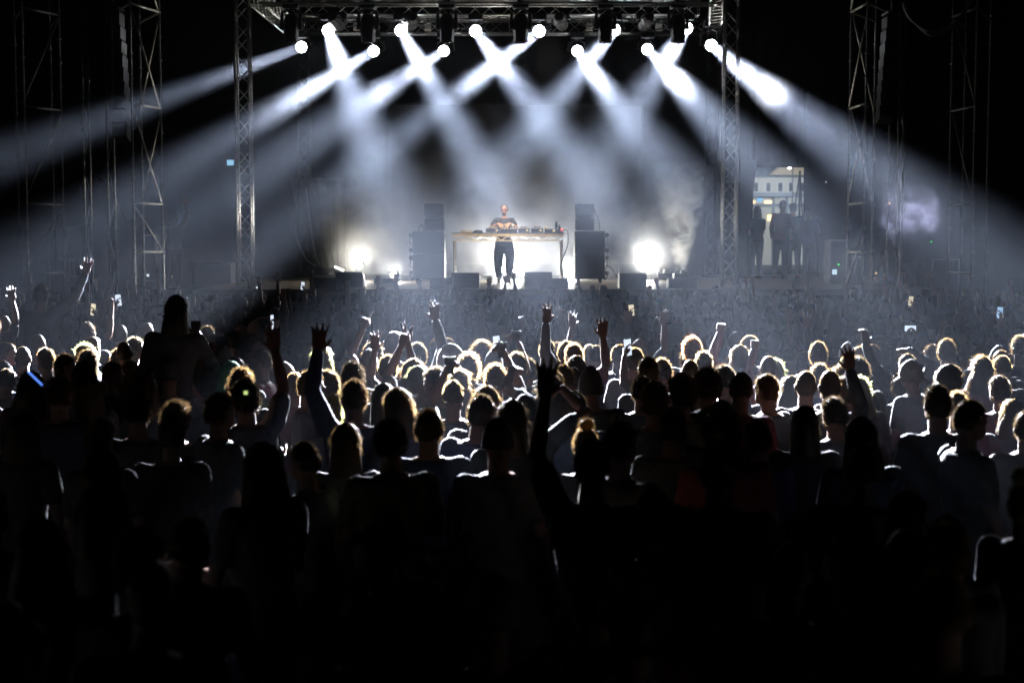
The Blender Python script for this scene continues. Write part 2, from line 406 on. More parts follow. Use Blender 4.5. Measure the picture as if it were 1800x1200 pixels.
# front wash lamps on the front truss above the frame: they light the DJ and his table
for i, (x, z) in enumerate(((-0.62, 8.35), (1.05, 8.35))):
    r = empty('wash_lamp', (x, 29.2, TT + 0.3)); tag(r, 'warm front wash lamp clamped on the front roof truss, %s one' % ('left', 'right')[i], 'stage light', 'warm front wash lamps')
    tgt = Vector((W(890, 34.4) + (-.5, .5)[i], 34.4, 2.9)); d = (tgt - Vector((x, 29.2, z))).normalized(); c = Vector((0, 0, z - TT - 0.3))
    MB().lathe([(0.06, -0.22), (0.1, -0.2), (0.11, 0.0), (0.12, 0.10)], c, d, 16).build('can', M['black_metal'], r)
    MB().path([Vector((-0.13, 0, z - TT - 0.3)), Vector((-0.13, 0, 0.0)), Vector((0.13, 0, 0.0)), Vector((0.13, 0, z - TT - 0.3))], 0.015).tube((0, 0, 0), (0, 1.35, -0.02), 0.025).build('bracket', M['black_metal'], r)
    li = bpy.data.lights.new('wash', 'SPOT'); li.energy = 4200; li.color = (1.0, 0.75, 0.44); li.spot_size = R(18); li.spot_blend = 0.7; li.shadow_soft_size = 0.08
    lo = bpy.data.objects.new('wash', li); C.objects.link(lo); lo.parent = r; lo.location = c + d * 0.16; lo.rotation_euler = d.to_track_quat('-Z', 'Y').to_euler()

# ------------------------------------------------------------------ monitor boxes along the stage front
def monitor(x0, x1, y0, Y, label, mat=None, wedge=True):
    xa, xb = W(x0, Y), W(x1, Y); zt = P(700, y0, Y).z; h = zt - FLOOR
    r = empty('monitor_speaker', ((xa + xb) / 2, Y, FLOOR)); tag(r, label, 'speaker', 'monitor boxes along the stage front')
    ww = xb - xa
    pr = [(-0.26, 0.005), (0.24, 0.005), (0.28, 0.06), (0.02, h), (-0.26, h)]
    # profile in YZ, extruded along X
    n = len(pr); v = [(s_ * ww / 2, a, b) for s_ in (-1, 1) for a, b in pr]
    f = [tuple(range(n)), tuple(range(2 * n - 1, n - 1, -1))] + [(k, n + k, n + (k + 1) % n, (k + 1) % n) for k in range(n)]
    MB().add(v, f).build('cabinet', M['cab'], r)
    a, b = pr[2], pr[3]; a = Vector((0, a[0], a[1])); b = Vector((0, b[0], b[1])); nn = Vector((0, (b - a).z, -(b - a).y)).normalized()
    g = MB(); q = [a.lerp(b, 0.08) + nn * 0.008, a.lerp(b, 0.92) + nn * 0.008]
    g.add([Vector((sx * (ww / 2 - 0.03), p_.y, p_.z)) for p_ in q for sx in (-1, 1)], [(0, 1, 3, 2)]); g.build('grille', M['grille'], r)
    m = MB(); m.box((0, -0.262, h * 0.55), (0.13, 0.012, 0.09)); m.build('connector_plate', M['black_plastic'], r)
    for s_ in (-1, 1): MB().box((s_ * (ww / 2 + 0.003), -0.08, h * 0.6), (0.012, 0.12, 0.05), bev=0.004).build('handle', M['black_plastic'], r)
    return r
monitor(548, 594, 488, 30.25, 'low dark monitor box leftmost at the stage front')
monitor(593, 640, 478, 30.8, 'tall dark monitor box beside the bright left floor light')
monitor(757, 796, 488, 30.2, 'low dark monitor box under the left speaker stack')
monitor(794, 843, 479, 30.8, 'tall dark monitor box below the left table leg')
monitor(922, 970, 478, 30.9, 'brownish lit monitor box right of the DJ\'s feet')
monitor(951, 998, 489, 30.2, 'low dark monitor box in front of the brownish one')
monitor(1087, 1135, 480, 30.5, 'tall dark monitor box beside the brightest floor light')
monitor(1173, 1223, 489, 30.4, 'low dark monitor box near the right front post')

# ------------------------------------------------------------------ speaker stacks
def sub(x, y, z, w_, h, dep, label, side):
    r = empty('bass_speaker', (x, y, z)); tag(r, label, 'speaker', 'bass cabinets of the speaker stacks')
    MB().box((0, 0, h / 2), (w_, dep, h), bev=0.015).build('cabinet', M['cab'], r)
    MB().box((0, -dep / 2 - 0.006, h / 2), (w_ - 0.05, 0.012, h - 0.05), bev=0.004).build('grille', M['grille'], r)
    MB().box((-0.02, -dep / 2 - 0.014, h * 0.55), (0.07, 0.006, 0.05)).build('badge_plate', M['black_metal'], r)
    for s_ in (-1, 1): MB().box((s_ * (w_ / 2 + 0.002), 0.05, h * 0.62), (0.01, 0.16, 0.07), bev=0.003).build('handle', M['black_plastic'], r)
    for zz in (0.16, 0.84):
        MB().lathe([(0.05, -0.02), (0.052, 0.0), (0.05, 0.02)], (side * (w_ / 2 + 0.075), dep * 0.36, h * zz), (0, 1, 0), 14).tube((side * w_ / 2, dep * 0.36, h * zz), (side * (w_ / 2 + 0.075), dep * 0.36, h * zz), 0.018).build('wheel', M['rubber'], r, False)
    return r
def top_box(x, y, z, w_, h, dep, label, tilt):
    r = empty('array_speaker', (x, y, z)); tag(r, label, 'speaker', 'line array boxes on the speaker stacks')
    rt = Matrix.Rotation(tilt, 3, 'X')
    MB().box((0, 0, h / 2), (w_, dep, h), rt, bev=0.012).build('cabinet', M['cab'], r)
    MB().box(rt @ Vector((0, -dep / 2 - 0.006, h / 2 - h / 2)) + Vector((0, 0, h / 2)), (w_ - 0.04, 0.012, h - 0.04), rt).build('grille', M['grille'], r)
    MB().box(rt @ Vector((-0.06, -dep / 2 - 0.016, 0)) + Vector((0, 0, h / 2)), (0.06, 0.008, 0.05), rt).build('badge_plate', M['black_metal'], r)
    return r
for (x0, x1, tx0, tx1, side, nm) in ((727, 783, 748, 781, -1, 'left'), (1009, 1062, 1011, 1043, 1, 'right')):
    Y = 33.9; x = W((x0 + x1) / 2, Y); ww = W(x1, Y) - W(x0, Y); zb = P(700, 487, Y).z
    d = empty('wheel_board', (x, Y, FLOOR)); tag(d, 'wheeled board under the %s speaker stack' % nm, 'dolly', 'wheeled boards under the stacks')
    MB().box((0, 0.05, zb - FLOOR - 0.02), (ww, 0.72, 0.035)).build('board', M['black_metal'], d)
    for sx in (-1, 1):
        for sy in (-1, 1): MB().lathe([(0.045, -0.02), (0.047, 0), (0.045, 0.02)], (sx * (ww / 2 - 0.1), 0.05 + sy * 0.25, 0.047), (1, 0, 0), 12).box((sx * (ww / 2 - 0.1), 0.05 + sy * 0.25, 0.075), (0.05, 0.06, 0.06)).build('wheel', M['rubber'], d)
    h = (P(700, 406, Y).z - zb) / 2
    sub(x, Y, zb, ww, h - 0.005, 0.65, 'lower bass cabinet of the %s speaker stack' % nm, side)
    sub(x, Y, zb + h, ww, h - 0.005, 0.65, 'upper bass cabinet of the %s speaker stack' % nm, side)
    tx = W((tx0 + tx1) / 2, Y); tw = W(tx1, Y) - W(tx0, Y); zt = zb + 2 * h
    top_box(tx, Y, zt + 0.015, tw, 0.285, 0.42, 'lower array box on the %s speaker stack' % nm, R(2))
    top_box(tx, Y, zt + 0.33, tw, 0.29, 0.42, 'topmost tilted array box of the %s speaker stack' % nm, R(-5))
    ox = x + side * (ww / 2 + 0.06)
    for k in range(4):
        z0 = zt - 0.12 - 0.27 * k
        m = MB(); pts = []
        for j in range(9):
            t = j / 8; pts.append((ox - side * 0.05 + side * (0.10 * math.sin(math.pi * t) + 0.02 * math.sin(9 * t)), Y + 0.30, z0 - 0.24 * t))
        tag(m.path(pts, 0.012).build('speaker_cable', M['cable'], smooth=True), 'looped cable at the outer side of the %s stack, %s from the top' % (nm, ('first', 'second', 'third', 'fourth')[k]), 'cable', 'cables beside the speaker stacks')
    rope('speaker_cable', [((747, 418, 34.2) if side < 0 else (1043, 365, 34.2)), ((742, 395, 34.3) if side < 0 else (1052, 385, 34.3)), ((736, 405, 34.3) if side < 0 else (1054, 404, 34.3))], 'thin cable from the array boxes down to the %s bass cabinets' % nm, M['cable'], 0.011)
rope('speaker_cable', [(1063, 466, 34.2), (1074, 470, 34.1), (1082, 482, 34), (1088, 490, 33.9)], 'dark cable running from the right stack down to the deck', M['cable'], 0.014)

# ------------------------------------------------------------------ DJ table
YT = 33.8
tx0, tx1 = W(795, YT), W(991, YT); tz = P(886, 409, YT).z; tb = P(886, 424, YT).z
t = empty('dj_table', ((tx0 + tx1) / 2, YT + 0.35, FLOOR)); tag(t, 'long tall metal truss table the DJ stands behind', 'table')
hw = (tx1 - tx0) / 2; zt_ = tz - FLOOR; zb_ = tb - FLOOR
MB().box((0, 0, zt_ - 0.012), (2 * hw, 0.78, 0.024)).build('table_top', M['black_metal'], t)
m = MB()
for y_ in (-0.37, 0.37):
    m.box((0, y_, zt_ - 0.058), (2 * hw + 0.004, 0.035, 0.065)); m.box((0, y_, zb_ + 0.012), (2 * hw + 0.004, 0.03, 0.03))
for x_ in (-hw + 0.02, hw - 0.02):
    m.box((x_, 0, zt_ - 0.058), (0.035, 0.70, 0.065)); m.box((x_, 0, zb_ + 0.012), (0.03, 0.70, 0.03))
m.build('frame', M['tan_metal'], t)
m = MB(); nb = 16
for y_ in (-0.37, 0.37):
    for i in range(nb):
        xa = -hw + 0.04 + (2 * hw - 0.08) * i / nb; xb = -hw + 0.04 + (2 * hw - 0.08) * (i + 1) / nb
        za, zc = (zt_ - 0.09, zb_ + 0.02) if i % 2 == 0 else (zb_ + 0.02, zt_ - 0.09)
        m.tube((xa, y_, za), (xb, y_, zc), 0.012, n=6)
m.build('lattice', M['tan_metal'], t)
for sx in (-1, 1):
    for sy in (-1, 1):
        MB().tube((sx * (hw - 0.05), sy * 0.36, 0.0), (sx * (hw - 0.05), sy * 0.36, zb_), 0.026, n=12).box((sx * (hw - 0.05), sy * 0.36, 0.01), (0.09, 0.09, 0.02)).build('leg', M['tan_metal'], t, False)
TZ = tz
def gear(name, px0, px1, ph, label, cat, y_off=0.3, dep=0.36):
    xa, xb = W(px0, YT), W(px1, YT); h = ph / F * YT
    r = empty(name, ((xa + xb) / 2, YT + y_off, TZ)); tag(r, label, cat); w_ = xb - xa
    return r, w_, h, dep
scr = pmat('gear_screen', (0.1, 0.1, 0.1), emit=(1.0, 0.75, 0.4), estr=0.9)
for i, (a, b, lab) in enumerate(((854, 879, 'black media player on the table just left of the mixer'), (911, 931, 'black media player on the table right of the mixer'), (934, 955, 'black media player right of the other players, near the table end'))):
    r, w_, h, dep = gear('media_player', a, b, 8, lab, 'media player'); r['group'] = 'media players on the DJ table'
    n = 4
    MB().box((0, 0, h * 0.45 + 0.005), (w_, dep, h * 0.85), bev=0.008).build('case', M['black_plastic'], r)
    MB().lathe([(w_ * 0.36, 0), (w_ * 0.36, 0.016), (w_ * 0.3, 0.022), (0.01, 0.022)], (0, -0.05, h * 0.88), None, 24).build('jog_wheel', M['alu'], r)
    MB().box((0, dep * 0.36, h * 0.95), (w_ * 0.62, 0.09, 0.05), Matrix.Rotation(R(-30), 3, 'X')).build('display', M['black_plastic'], r)
    MB().box((w_ * 0.28, -dep / 2 - 0.002, h * 0.5), (0.05, 0.004, 0.035)).build('button', scr, r)
r, w_, h, dep = gear('dj_mixer', 881, 909, 8, 'black mixing desk under the DJ\'s hands, full of small knobs', 'mixer')
MB().box((0, 0, h * 0.45), (w_, dep, h * 0.9), Matrix.Rotation(R(5), 3, 'X'), bev=0.006).build('case', M['black_plastic'], r)
for i in range(6):
    for j in range(5): MB().lathe([(0.011, 0), (0.009, 0.02)], (-w_ * 0.42 + w_ * 0.84 * i / 5, -0.14 + 0.07 * j, h * 0.9 + 0.012 * (j - 2) * 0.5 + 0.004), None, 8).build('knob', M['alu'], r)
for i in range(4): MB().box((-w_ * 0.3 + w_ * 0.2 * i, -0.165, h * 0.9), (0.02, 0.012, 0.03)).build('fader', M['white'], r)
for a, b, lab in ((809, 829, 'round pale turntable platter at the left end of the table'), (832, 848, 'small dark disc player left of the media players')):
    r, w_, h, dep = gear('turntable', a, b, 3, lab, 'turntable'); r['group'] = 'disc players at the left of the table'
    MB().box((0, 0, 0.012), (w_ * 1.1, dep, 0.022), bev=0.006).build('base', M['black_plastic'] if a > 830 else M['tan_metal'], r)
    MB().lathe([(w_ * 0.47, 0), (w_ * 0.47, 0.025), (w_ * 0.43, 0.035), (0.015, 0.036), (0.005, 0.06)], (0, 0, 0.024), None, 28).build('platter', M['alu'] if a < 830 else M['black_metal'], r, False)
r, w_, h, dep = gear('effects_box', 958, 984, 8, 'black effects box crowded with knobs near the right table end', 'effects box')
MB().box((0, 0, h * 0.42), (w_, dep, h * 0.8), bev=0.008).build('case', M['black_plastic'], r)
for i in range(5): MB().lathe([(0.014, 0), (0.01, 0.03)], (-w_ * 0.4 + w_ * 0.2 * i, 0.02 * (i % 3), h * 0.82), None, 8).build('knob', M['alu'], r)
MB().box((w_ * 0.1, -dep / 2 - 0.002, h * 0.45), (0.05, 0.004, 0.045)).build('button', scr, r)
p = P(960, 402, YT); r = empty('desk_lamp', (p.x, YT + 0.3, TZ + 0.10)); tag(r, 'small warm dome lamp on top of the effects box', 'lamp')
MB().lathe([(0.045, 0), (0.045, 0.02), (0.035, 0.045), (0.01, 0.058)], (0, 0, 0.0)).build('dome', M['tan_metal'], r, True)
for k, px in enumerate((978, 984)):
    b = empty('drink_bottle', (W(px, YT), YT + 0.22 + 0.1 * k, TZ + (0.10 if k == 0 else 0.0))); tag(b, 'slim dark bottle at the right table end, %s one' % ('left', 'right')[k], 'bottle', 'bottles on the DJ table')
    MB().lathe([(0.03, 0.003), (0.032, 0.01), (0.032, 0.12), (0.014, 0.16), (0.013, 0.2)], (0, 0, 0), None, 12).build('body', M['glass'], b, True)
    MB().lathe([(0.015, 0.2), (0.015, 0.215)], (0, 0, 0), None, 12).build('cap', M['white'], b)
p = P(988, 404, YT); r = empty('indicator_lamp', (p.x, YT + 0.1, TZ)); tag(r, 'small red glowing lamp at the right end of the table', 'lamp')
MB().lathe([(0.02, 0.0), (0.02, 0.05)], n=10).build('stem', M['black_plastic'], r)
MB().lathe([(0.025, 0.05), (0.03, 0.07), (0.02, 0.09), (0.005, 0.097)], n=12).build('bulb', pmat('red_glow', (0.8, 0.05, 0.05), emit=(1, 0.1, 0.1), estr=2), r, True)
rope('table_cable', [(989, 405, 33.9), (997, 405, 33.7), (999, 420, 33.7), (997, 434, 33.75), (989, 455, 33.7), (985, 470, 33.7), (988, 482, 33.6), (992, 492, 33.6)], 'dark cable hanging from the right table end past its leg', M['cable'], 0.013)
# low case and fog machines on the deck
p = P(679, 490, 33.5); r = empty('flight_case', (p.x, 33.5, FLOOR)); tag(r, 'low flat case on the deck left of the left stack', 'case')
MB().box((0, 0, 0.07), (0.55, 0.35, 0.13), bev=0.01).build('body', M['cab'], r)
MB().box((0, 0, 0.138), (0.56, 0.36, 0.012)).build('lid_edge', M['alu'], r)
for px, py, Y, lab in ((1197, 477, 35.2, 'fog machine on the deck under the right smoke jet'), (1168, 474, 36.2, 'dark fog machine just right of the brightest floor light'), (917, 474, 37.6, 'low fog machine behind the DJ\'s heels')):
    x = W(px, Y); r = empty('fog_machine', (x, Y, FLOOR)); tag(r, lab, 'fog machine', 'fog machines')
    MB().box((0, 0, 0.12), (0.38, 0.3, 0.16), bev=0.02).build('body', M['black_metal'], r)
    MB().lathe([(0.035, 0), (0.025, 0.08)], (0, 0, 0.2), (0, -0.2, 1), 12).build('nozzle', M['steel'], r)
    MB().path([(-0.15, 0, 0.2), (-0.15, 0, 0.28), (0.15, 0, 0.28), (0.15, 0, 0.2)], 0.012).build('handle', M['black_metal'], r)

# ------------------------------------------------------------------ scaffold towers
M['steel_lit_warm'] = pmat('galvanised_tube_lit', (0.46, 0.43, 0.37), 0.42, 0.6, noise=0.25, nscale=10)  # warm stage light on ledgers and braces put into the tube colour
def scaffold(plan, zt, ledgers, diags, label, dim=False):
    ms, mw = (M['shaded_steel'], M['shaded_steel']) if dim else (M['steel'], M['steel_lit_warm'])
    """plan: list of (px, Y); ledgers: heights; diags: (i, z, j, z)"""
    pts = [Vector((P(px, 421, Y).x, Y, 0)) for px, Y in plan]
    o = pts[0].copy()
    r = empty('scaffold_tower', o); tag(r, label, 'scaffold', 'scaffold towers beside the stage')
    for p in pts:
        q = p - o
        m = MB().tube(q + Vector((0, 0, 0.0)), q + Vector((0, 0, zt)), 0.024, n=10)
        z = 0.45
        while z < zt: m.lathe([(0.024, -0.008), (0.055, -0.006), (0.055, 0.006), (0.024, 0.008)], q + Vector((0, 0, z)), None, 8); z += 0.5
        m.build('standard', ms, r, False)
        MB().box(q + Vector((0, 0, 0.008)), (0.15, 0.15, 0.016)).build('base_plate', M['steel'], r)
    n = len(pts)
    for i, j in ([(k, (k + 1) % n) for k in range(n)] if n > 2 else [(0, 1)]):
        for z in (ledgers if (i, j) == (0, 1) else [k for k in ledgers if 7 < k < 8] if (i, j) != (2, 3) else []):
            a, b = pts[i] - o, pts[j] - o; d = (b - a).normalized() * 0.04
            MB().tube(a + d + Vector((0, 0, z)), b - d + Vector((0, 0, z)), 0.026, n=10).build('ledger', mw, r, True)
    for (i, z0, j, z1) in diags:
        a, b = pts[i] - o, pts[j] - o
        MB().tube(a + Vector((0.02, -0.045, z0)), b + Vector((-0.02, -0.045, z1)), 0.021, n=8).build('diagonal_brace', mw, r, True)
    return r
LZ = (2.45, 3.45, 5.45, 7.45, 9.45)
dg = [(0, 9.4, 1, 7.5), (0, 7.4, 1, 5.5), (0, 5.4, 1, 3.5), (0, 3.4, 1, 2.5), (1, 7.4, 2, 5.5), (1, 5.4, 2, 3.5)]
scaffold([(236, 29.0), (286.5, 30.2), (252, 31.6), (203, 30.6)], 9.8, LZ, dg, 'galvanised scaffold tower left of the stage, its zigzag brace catching light')
scaffold([(1518, 29.0), (1490, 30.2), (1533, 31.4), (1560, 30.4)], 9.8, LZ, dg[:3] + [(0, 2.95, 1, 1.75), (1, 7.4, 2, 5.5), (1, 5.4, 2, 3.5)], 'galvanised scaffold tower right of the stage, its long braces catching light')
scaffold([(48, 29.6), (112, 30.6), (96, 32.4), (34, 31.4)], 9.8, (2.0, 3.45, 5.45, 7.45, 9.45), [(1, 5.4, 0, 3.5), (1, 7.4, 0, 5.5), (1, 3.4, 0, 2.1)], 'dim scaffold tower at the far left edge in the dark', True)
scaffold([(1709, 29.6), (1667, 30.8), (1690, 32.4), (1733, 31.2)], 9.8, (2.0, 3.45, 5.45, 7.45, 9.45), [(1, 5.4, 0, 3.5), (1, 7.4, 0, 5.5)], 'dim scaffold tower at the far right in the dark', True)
# ladder beams carrying the line arrays
def ladder(px0, px1, Y, label):
    a = Vector((W(px0, Y), Y, 0)); b = Vector((W(px1, Y), Y, 0)); r = empty('ladder_beam', a); tag(r, label, 'truss', 'upright ladder beams of the speaker towers')
    w_ = b - a
    for q in (Vector((0, 0, 0)), w_): MB().tube(q, q + Vector((0, 0, 9.8)), 0.024, n=8).build('chord', M['steel'], r, True)
    m = MB(); n = 14
    for i in range(n):
        p, q = (Vector(), w_) if i % 2 == 0 else (w_, Vector())
        m.tube(p + Vector((0, 0, 0.1 + i * 0.69)), q + Vector((0, 0, 0.1 + (i + 1) * 0.69)), 0.014, n=6)
    m.build('bracing', M['steel'], r)
ladder(152, 163, 29.4, 'left ladder beam of the pair at the left speaker tower')
ladder(193, 205, 29.4, 'right ladder beam of the pair at the left speaker tower')
ladder(1574, 1583, 29.4, 'slim ladder beam behind the right scaffold tower')
rope('winch_cable', [(150, 300, 29.6), (190, 320, 29.6), (205, 352, 29.6), (225, 388, 29.6), (235, 375, 29.6)], 'thin cable sagging between the left ladder beams', M['cable'], 0.014)
for k in range(3):
    rope('cable_bundle', [(1588, 10 - k * 3, 28.5), (1600, 34 - k * 2, 28.5), (1635, 55 + k * 4, 28.5 + 0.05 * k), (1670, 45 + k * 3, 28.5), (1695, 18 + k * 5, 28.5), (1712, -14, 28.5)], 'sagging cable of the bundle at the top right corner, %s strand' % ('upper', 'middle', 'lower')[k], M['pale_cable'], 0.016)['group'] = 'cable strands at the top right'

def line_array(px0, px1, y0, y1, Y, n, label):
    top = P(px0, y0, Y); bot = P(px1, y1, Y)
    r = empty('line_array', (top.x, Y, top.z)); tag(r, label, 'speaker', 'hanging line arrays')
    pos = Vector((0, 0, 0)); H = (top.z - bot.z) / n
    MB().box((0, 0, 0.06), (0.30, 0.5, 0.05)).tube((0, 0, 0.08), (0, 0, 9.9 - top.z), 0.014).build('rigging_frame', M['black_metal'], r)
    for i in range(n):
        a = R(-2 - i * 2.2)
        rt = Matrix.Rotation(a, 3, 'X'); x = (bot.x - top.x) * ((i + 0.5) / n) ** 1.2
        yy = -0.02 * i * i * 0.25
        c = Vector((x, yy, -(i + 0.5) * H))
        b = MB().box(c, (0.30, 0.42, H * 0.9), rt, bev=0.012).build('array_box', M['black_plastic'], r)
        MB().box(c + rt @ Vector((0, -0.216, 0)), (0.2, 0.012, H * 0.7), rt).build('grille', M['grille'], b)
line_array(201, 224, 22, 250, 29.8, 9, 'dim line array hanging in the left speaker tower')
line_array(1568, 1548, 30, 216, 29.8, 8, 'dim line array hanging in the right speaker tower')

# ------------------------------------------------------------------ things in the wings
def case(x0, x1, y0, Y, z0, label, mat='cab', name='flight_case', cat='case'):
    xa, xb = W(x0, Y), W(x1, Y); zt = P(800, y0, Y).z
    r = empty(name, ((xa + xb) / 2, Y, z0)); tag(r, label, cat, 'flight cases in the wings'); w_ = xb - xa; h = zt - z0
    MB().box((0, 0, h / 2 + 0.02), (w_, 0.6, h - 0.04), bev=0.012).build('body', M[mat], r)
    m = MB()
    for sx in (-1, 1):
        m.box((sx * (w_ / 2), -0.3, h / 2 + 0.02), (0.035, 0.035, h - 0.03))
    m.box((0, -0.302, h - 0.02), (w_ + 0.02, 0.03, 0.03)); m.box((0, -0.302, h * 0.62), (w_, 0.025, 0.025)); m.build('edge_trim', M['steel'], r)
    for sx in (-1, 1): MB().box((sx * w_ * 0.28, -0.31, h * 0.55), (0.08, 0.02, 0.06)).build('latch', M['alu'], r)
case(130, 150, 398, 33, 0.0, 'tall narrow grey rack in the dark left wing')
case(95, 138, 455, 33, 0.0, 'wide dark flight case low in the left wing')
case(258, 280, 412, 33.5, 0.0, 'stacked gear rack behind the left scaffold tower')
case(345, 410, 462, 34.5, 0.0, 'dark low case between the left scaffold and front post')
case(1453, 1485, 421, 33.5, 0.0, 'dark rack case left of the right scaffold tower')
case(1500, 1511, 450, 33, 0.0, 'narrow rack standing inside the right scaffold tower')
case(1632, 1678, 454, 33, 0.0, 'large dark case between the right scaffold towers')
case(1545, 1600, 460, 34, 0.0, 'wide dark case right of the right scaffold tower')
def led(px, py, Y, col, s, label, estr=4, name='indicator_light', wh=(1, 1)):
    p = P(px, py, Y); r = empty(name, p); tag(r, label, 'light')
    MB().box((0, 0.02, 0), (s * wh[0] + 0.02, 0.03, s * wh[1] + 0.02)).build('housing', M['black_plastic'], r)
    MB().box((0, -0.002, 0), (s * wh[0], 0.012, s * wh[1])).build('glow_face', pmat('glow_%d' % px, col, emit=col, estr=estr), r)
led(405, 286, 31.5, (0.35, 0.7, 1.0), 0.13, 'pale blue glowing spot beside the left front post', 0.9, 'work_light', (1.1, 0.9))
led(1467, 478, 32.9, (0.6, 0.85, 1.0), 0.10, 'small white lit screen on the rack right of the stage', 1.0, 'status_screen', (1.0, 1.1))
led(1474, 465, 32.9, (0.1, 1.0, 0.2), 0.035, 'tiny green light above the lit rack screen', 1.5)
led(1562, 358, 31, (1.0, 0.5, 0.15), 0.05, 'tiny orange light right of the right scaffold tower', 3)
led(1637, 425, 33, (0.1, 0.9, 0.2), 0.03, 'tiny green light between the right scaffold towers', 0.8)
led(1540, 480, 32, (1.0, 0.6, 0.3), 0.04, 'tiny warm light at the foot of the right scaffold', 1.0)
led(260, 484, 33, (0.8, 0.9, 1.0), 0.05, 'tiny white light behind the left scaffold tower foot', 1.5)
led(300, 486, 33, (1.0, 0.8, 0.3), 0.05, 'tiny yellow light right of the left scaffold tower foot', 1.5)
led(1452, 320, 36, (0.9, 0.95, 1.0), 0.03, 'tiny white light in the dark right of the gap', 0.8)
# small lettered plate on the left tower
sg = empty('tower_sign', P(144, 238, 29.2)); tag(sg, 'small dark plate with pale lettering on the left ladder beam', 'sign')
MB().box((0, 0.012, 0.0), (0.22, 0.02, 0.14)).build('plate', M['black_plastic'], sg)
tc = bpy.data.curves.new('lettering', 'FONT'); tc.body = 'bners'; tc.size = 0.075; tc.align_x = 'CENTER'; tc.extrude = 0.002
to = bpy.data.objects.new('lettering', tc); C.objects.link(to)
dg_ = bpy.context.evaluated_depsgraph_get(); tm = bpy.data.meshes.new_from_object(to.evaluated_get(dg_)); bpy.data.objects.remove(to)
tm.materials.clear(); tm.materials.append(M['white']); to = bpy.data.objects.new('lettering', tm); C.objects.link(to); to.parent = sg; to.location = (0, -0.004, -0.045); to.rotation_euler = (R(90), 0, 0)

# ------------------------------------------------------------------ building beyond the gap
YB2 = 150.0
def q(px, py): p = P(px, py, YB2); return p.x, p.z
bl = empty('building', (P(1370, 400, YB2).x, YB2, 0)); tag(bl, 'pale two storey building with green roof seen through the gap', 'building')
ox = bl.location.x
wallm = pmat('pale_render', (0.62, 0.60, 0.53), 0.85, noise=0.08, nscale=1.0)
xa, xb = q(1296, 0)[0] - ox, q(1440, 0)[0] - ox; z0 = 0; z1 = q(0, 312)[1]; zr = q(0, 293)[1]
MB().box(((xa + xb) / 2, 4, z1 / 2), (xb - xa, 8, z1)).build('wall', wallm, bl)
rf = MB().add([(xa - .3, -0.5, z1), (xb + .3, -0.5, z1), (xb + .3, 4, zr + .6), (xa - .3, 4, zr + .6), (xa - .3, 8.5, z1), (xb + .3, 8.5, z1)], [(0, 1, 2, 3), (3, 2, 5, 4), (0, 3, 4), (1, 5, 2), (0, 4, 5, 1)])
rf.build('roof', pmat('green_roof', (0.10, 0.15, 0.13), 0.7, noise=0.3, nscale=2), bl)
gx = q(1388, 0)[0] - ox
MB().add([(gx - 2.0, -0.56, z1 + .25), (gx + 2.6, -0.56, z1 + .25), (gx + 1.2, -0.56, zr + 1.5), (gx - 2.0, 0.6, z1 + .25), (gx + 2.6, 0.6, z1 + .25), (gx + 1.2, 2.5, zr + 1.5)], [(0, 1, 2), (0, 3, 4, 1), (0, 2, 5, 3), (1, 4, 5, 2)]).build('gable', pmat('cream_gable', (0.6, 0.5, 0.34), 0.8), bl)
winm = pmat('window_glass', (0.05, 0.06, 0.06), 0.2)
for px in (1312, 1333, 1355, 1376, 1395, 1416):
    x = q(px, 0)[0] - ox; za, zb = q(0, 337)[1], q(0, 321)[1]
    f_ = MB()
    for s_ in (-1, 1): f_.box((x + s_ * 0.26, -0.03, (za + zb) / 2), (0.08, 0.08, zb - za + 0.1))
    f_.box((x, -0.03, zb + 0.03), (0.44, 0.08, 0.08)).box((x, -0.05, za - 0.03), (0.62, 0.14, 0.07))
    f_ = f_.build('window', M['white'], bl)
    MB().box((x, 0.0, (za + zb) / 2), (0.44, 0.03, zb - za)).build('pane', winm, f_)
zc = q(0, 343)[1]
MB().box(((xa + xb) / 2, -0.8, zc), (xb - xa, 1.6, 0.42)).build('awning', pmat('awning_grey', (0.22, 0.26, 0.29), 0.6), bl)
for px in (1363, 1387): MB().box((q(px, 0)[0] - ox, -0.3, zc / 2), (0.28, 0.2, zc)).build('pilaster', pmat('pilaster_grey', (0.2, 0.23, 0.25), 0.7), bl)
zz = q(0, 361)[1]
MB().box(((xa + xb) / 2, -0.2, zz), (xb - xa, 0.3, 0.32)).build('string_course', pmat('band_grey', (0.2, 0.24, 0.27), 0.6), bl)
shop = pmat('shop_glow', (0.9, 0.7, 0.4), emit=(1.0, 0.72, 0.34), estr=1.6)
for (a, b, y0, y1) in ((1316, 1327, 353, 358), (1344, 1359, 353, 358), (1349, 1364, 378, 388), (1318, 1320, 376, 383), (1371, 1384, 346, 357)):
    xa_, za_ = q(a, y1); xb_, zb_ = q(b, y0)
    MB().box(((xa_ + xb_) / 2 - ox, -0.06, (za_ + zb_) / 2), (xb_ - xa_, 0.06, zb_ - za_)).build('shop_window', shop if a != 1371 else M['white'], bl)
xs, zs = q(1335, 351)
MB().box((xs - ox, -0.1, zs), (0.5, 0.1, 0.35)).build('shop_sign', pmat('blue_sign', (0.1, 0.3, 0.5), 0.5, emit=(0.15, 0.5, 0.8), estr=0.7), bl)
sl = empty('street_lamp', (ox - 3, YB2 - 22, 0)); tag(sl, 'street lamp in front of the pale building beyond the stage', 'street lamp')
MB().tube((0, 0, 0), (0, 0, 9), 0.08, 0.05).tube((0, 0, 9), (0, 1.2, 9.2), 0.04).build('pole', M['steel'], sl)
MB().box((0, 1.4, 9.18), (0.3, 0.6, 0.12), bev=0.03).build('lamp_head', M['steel'], sl)
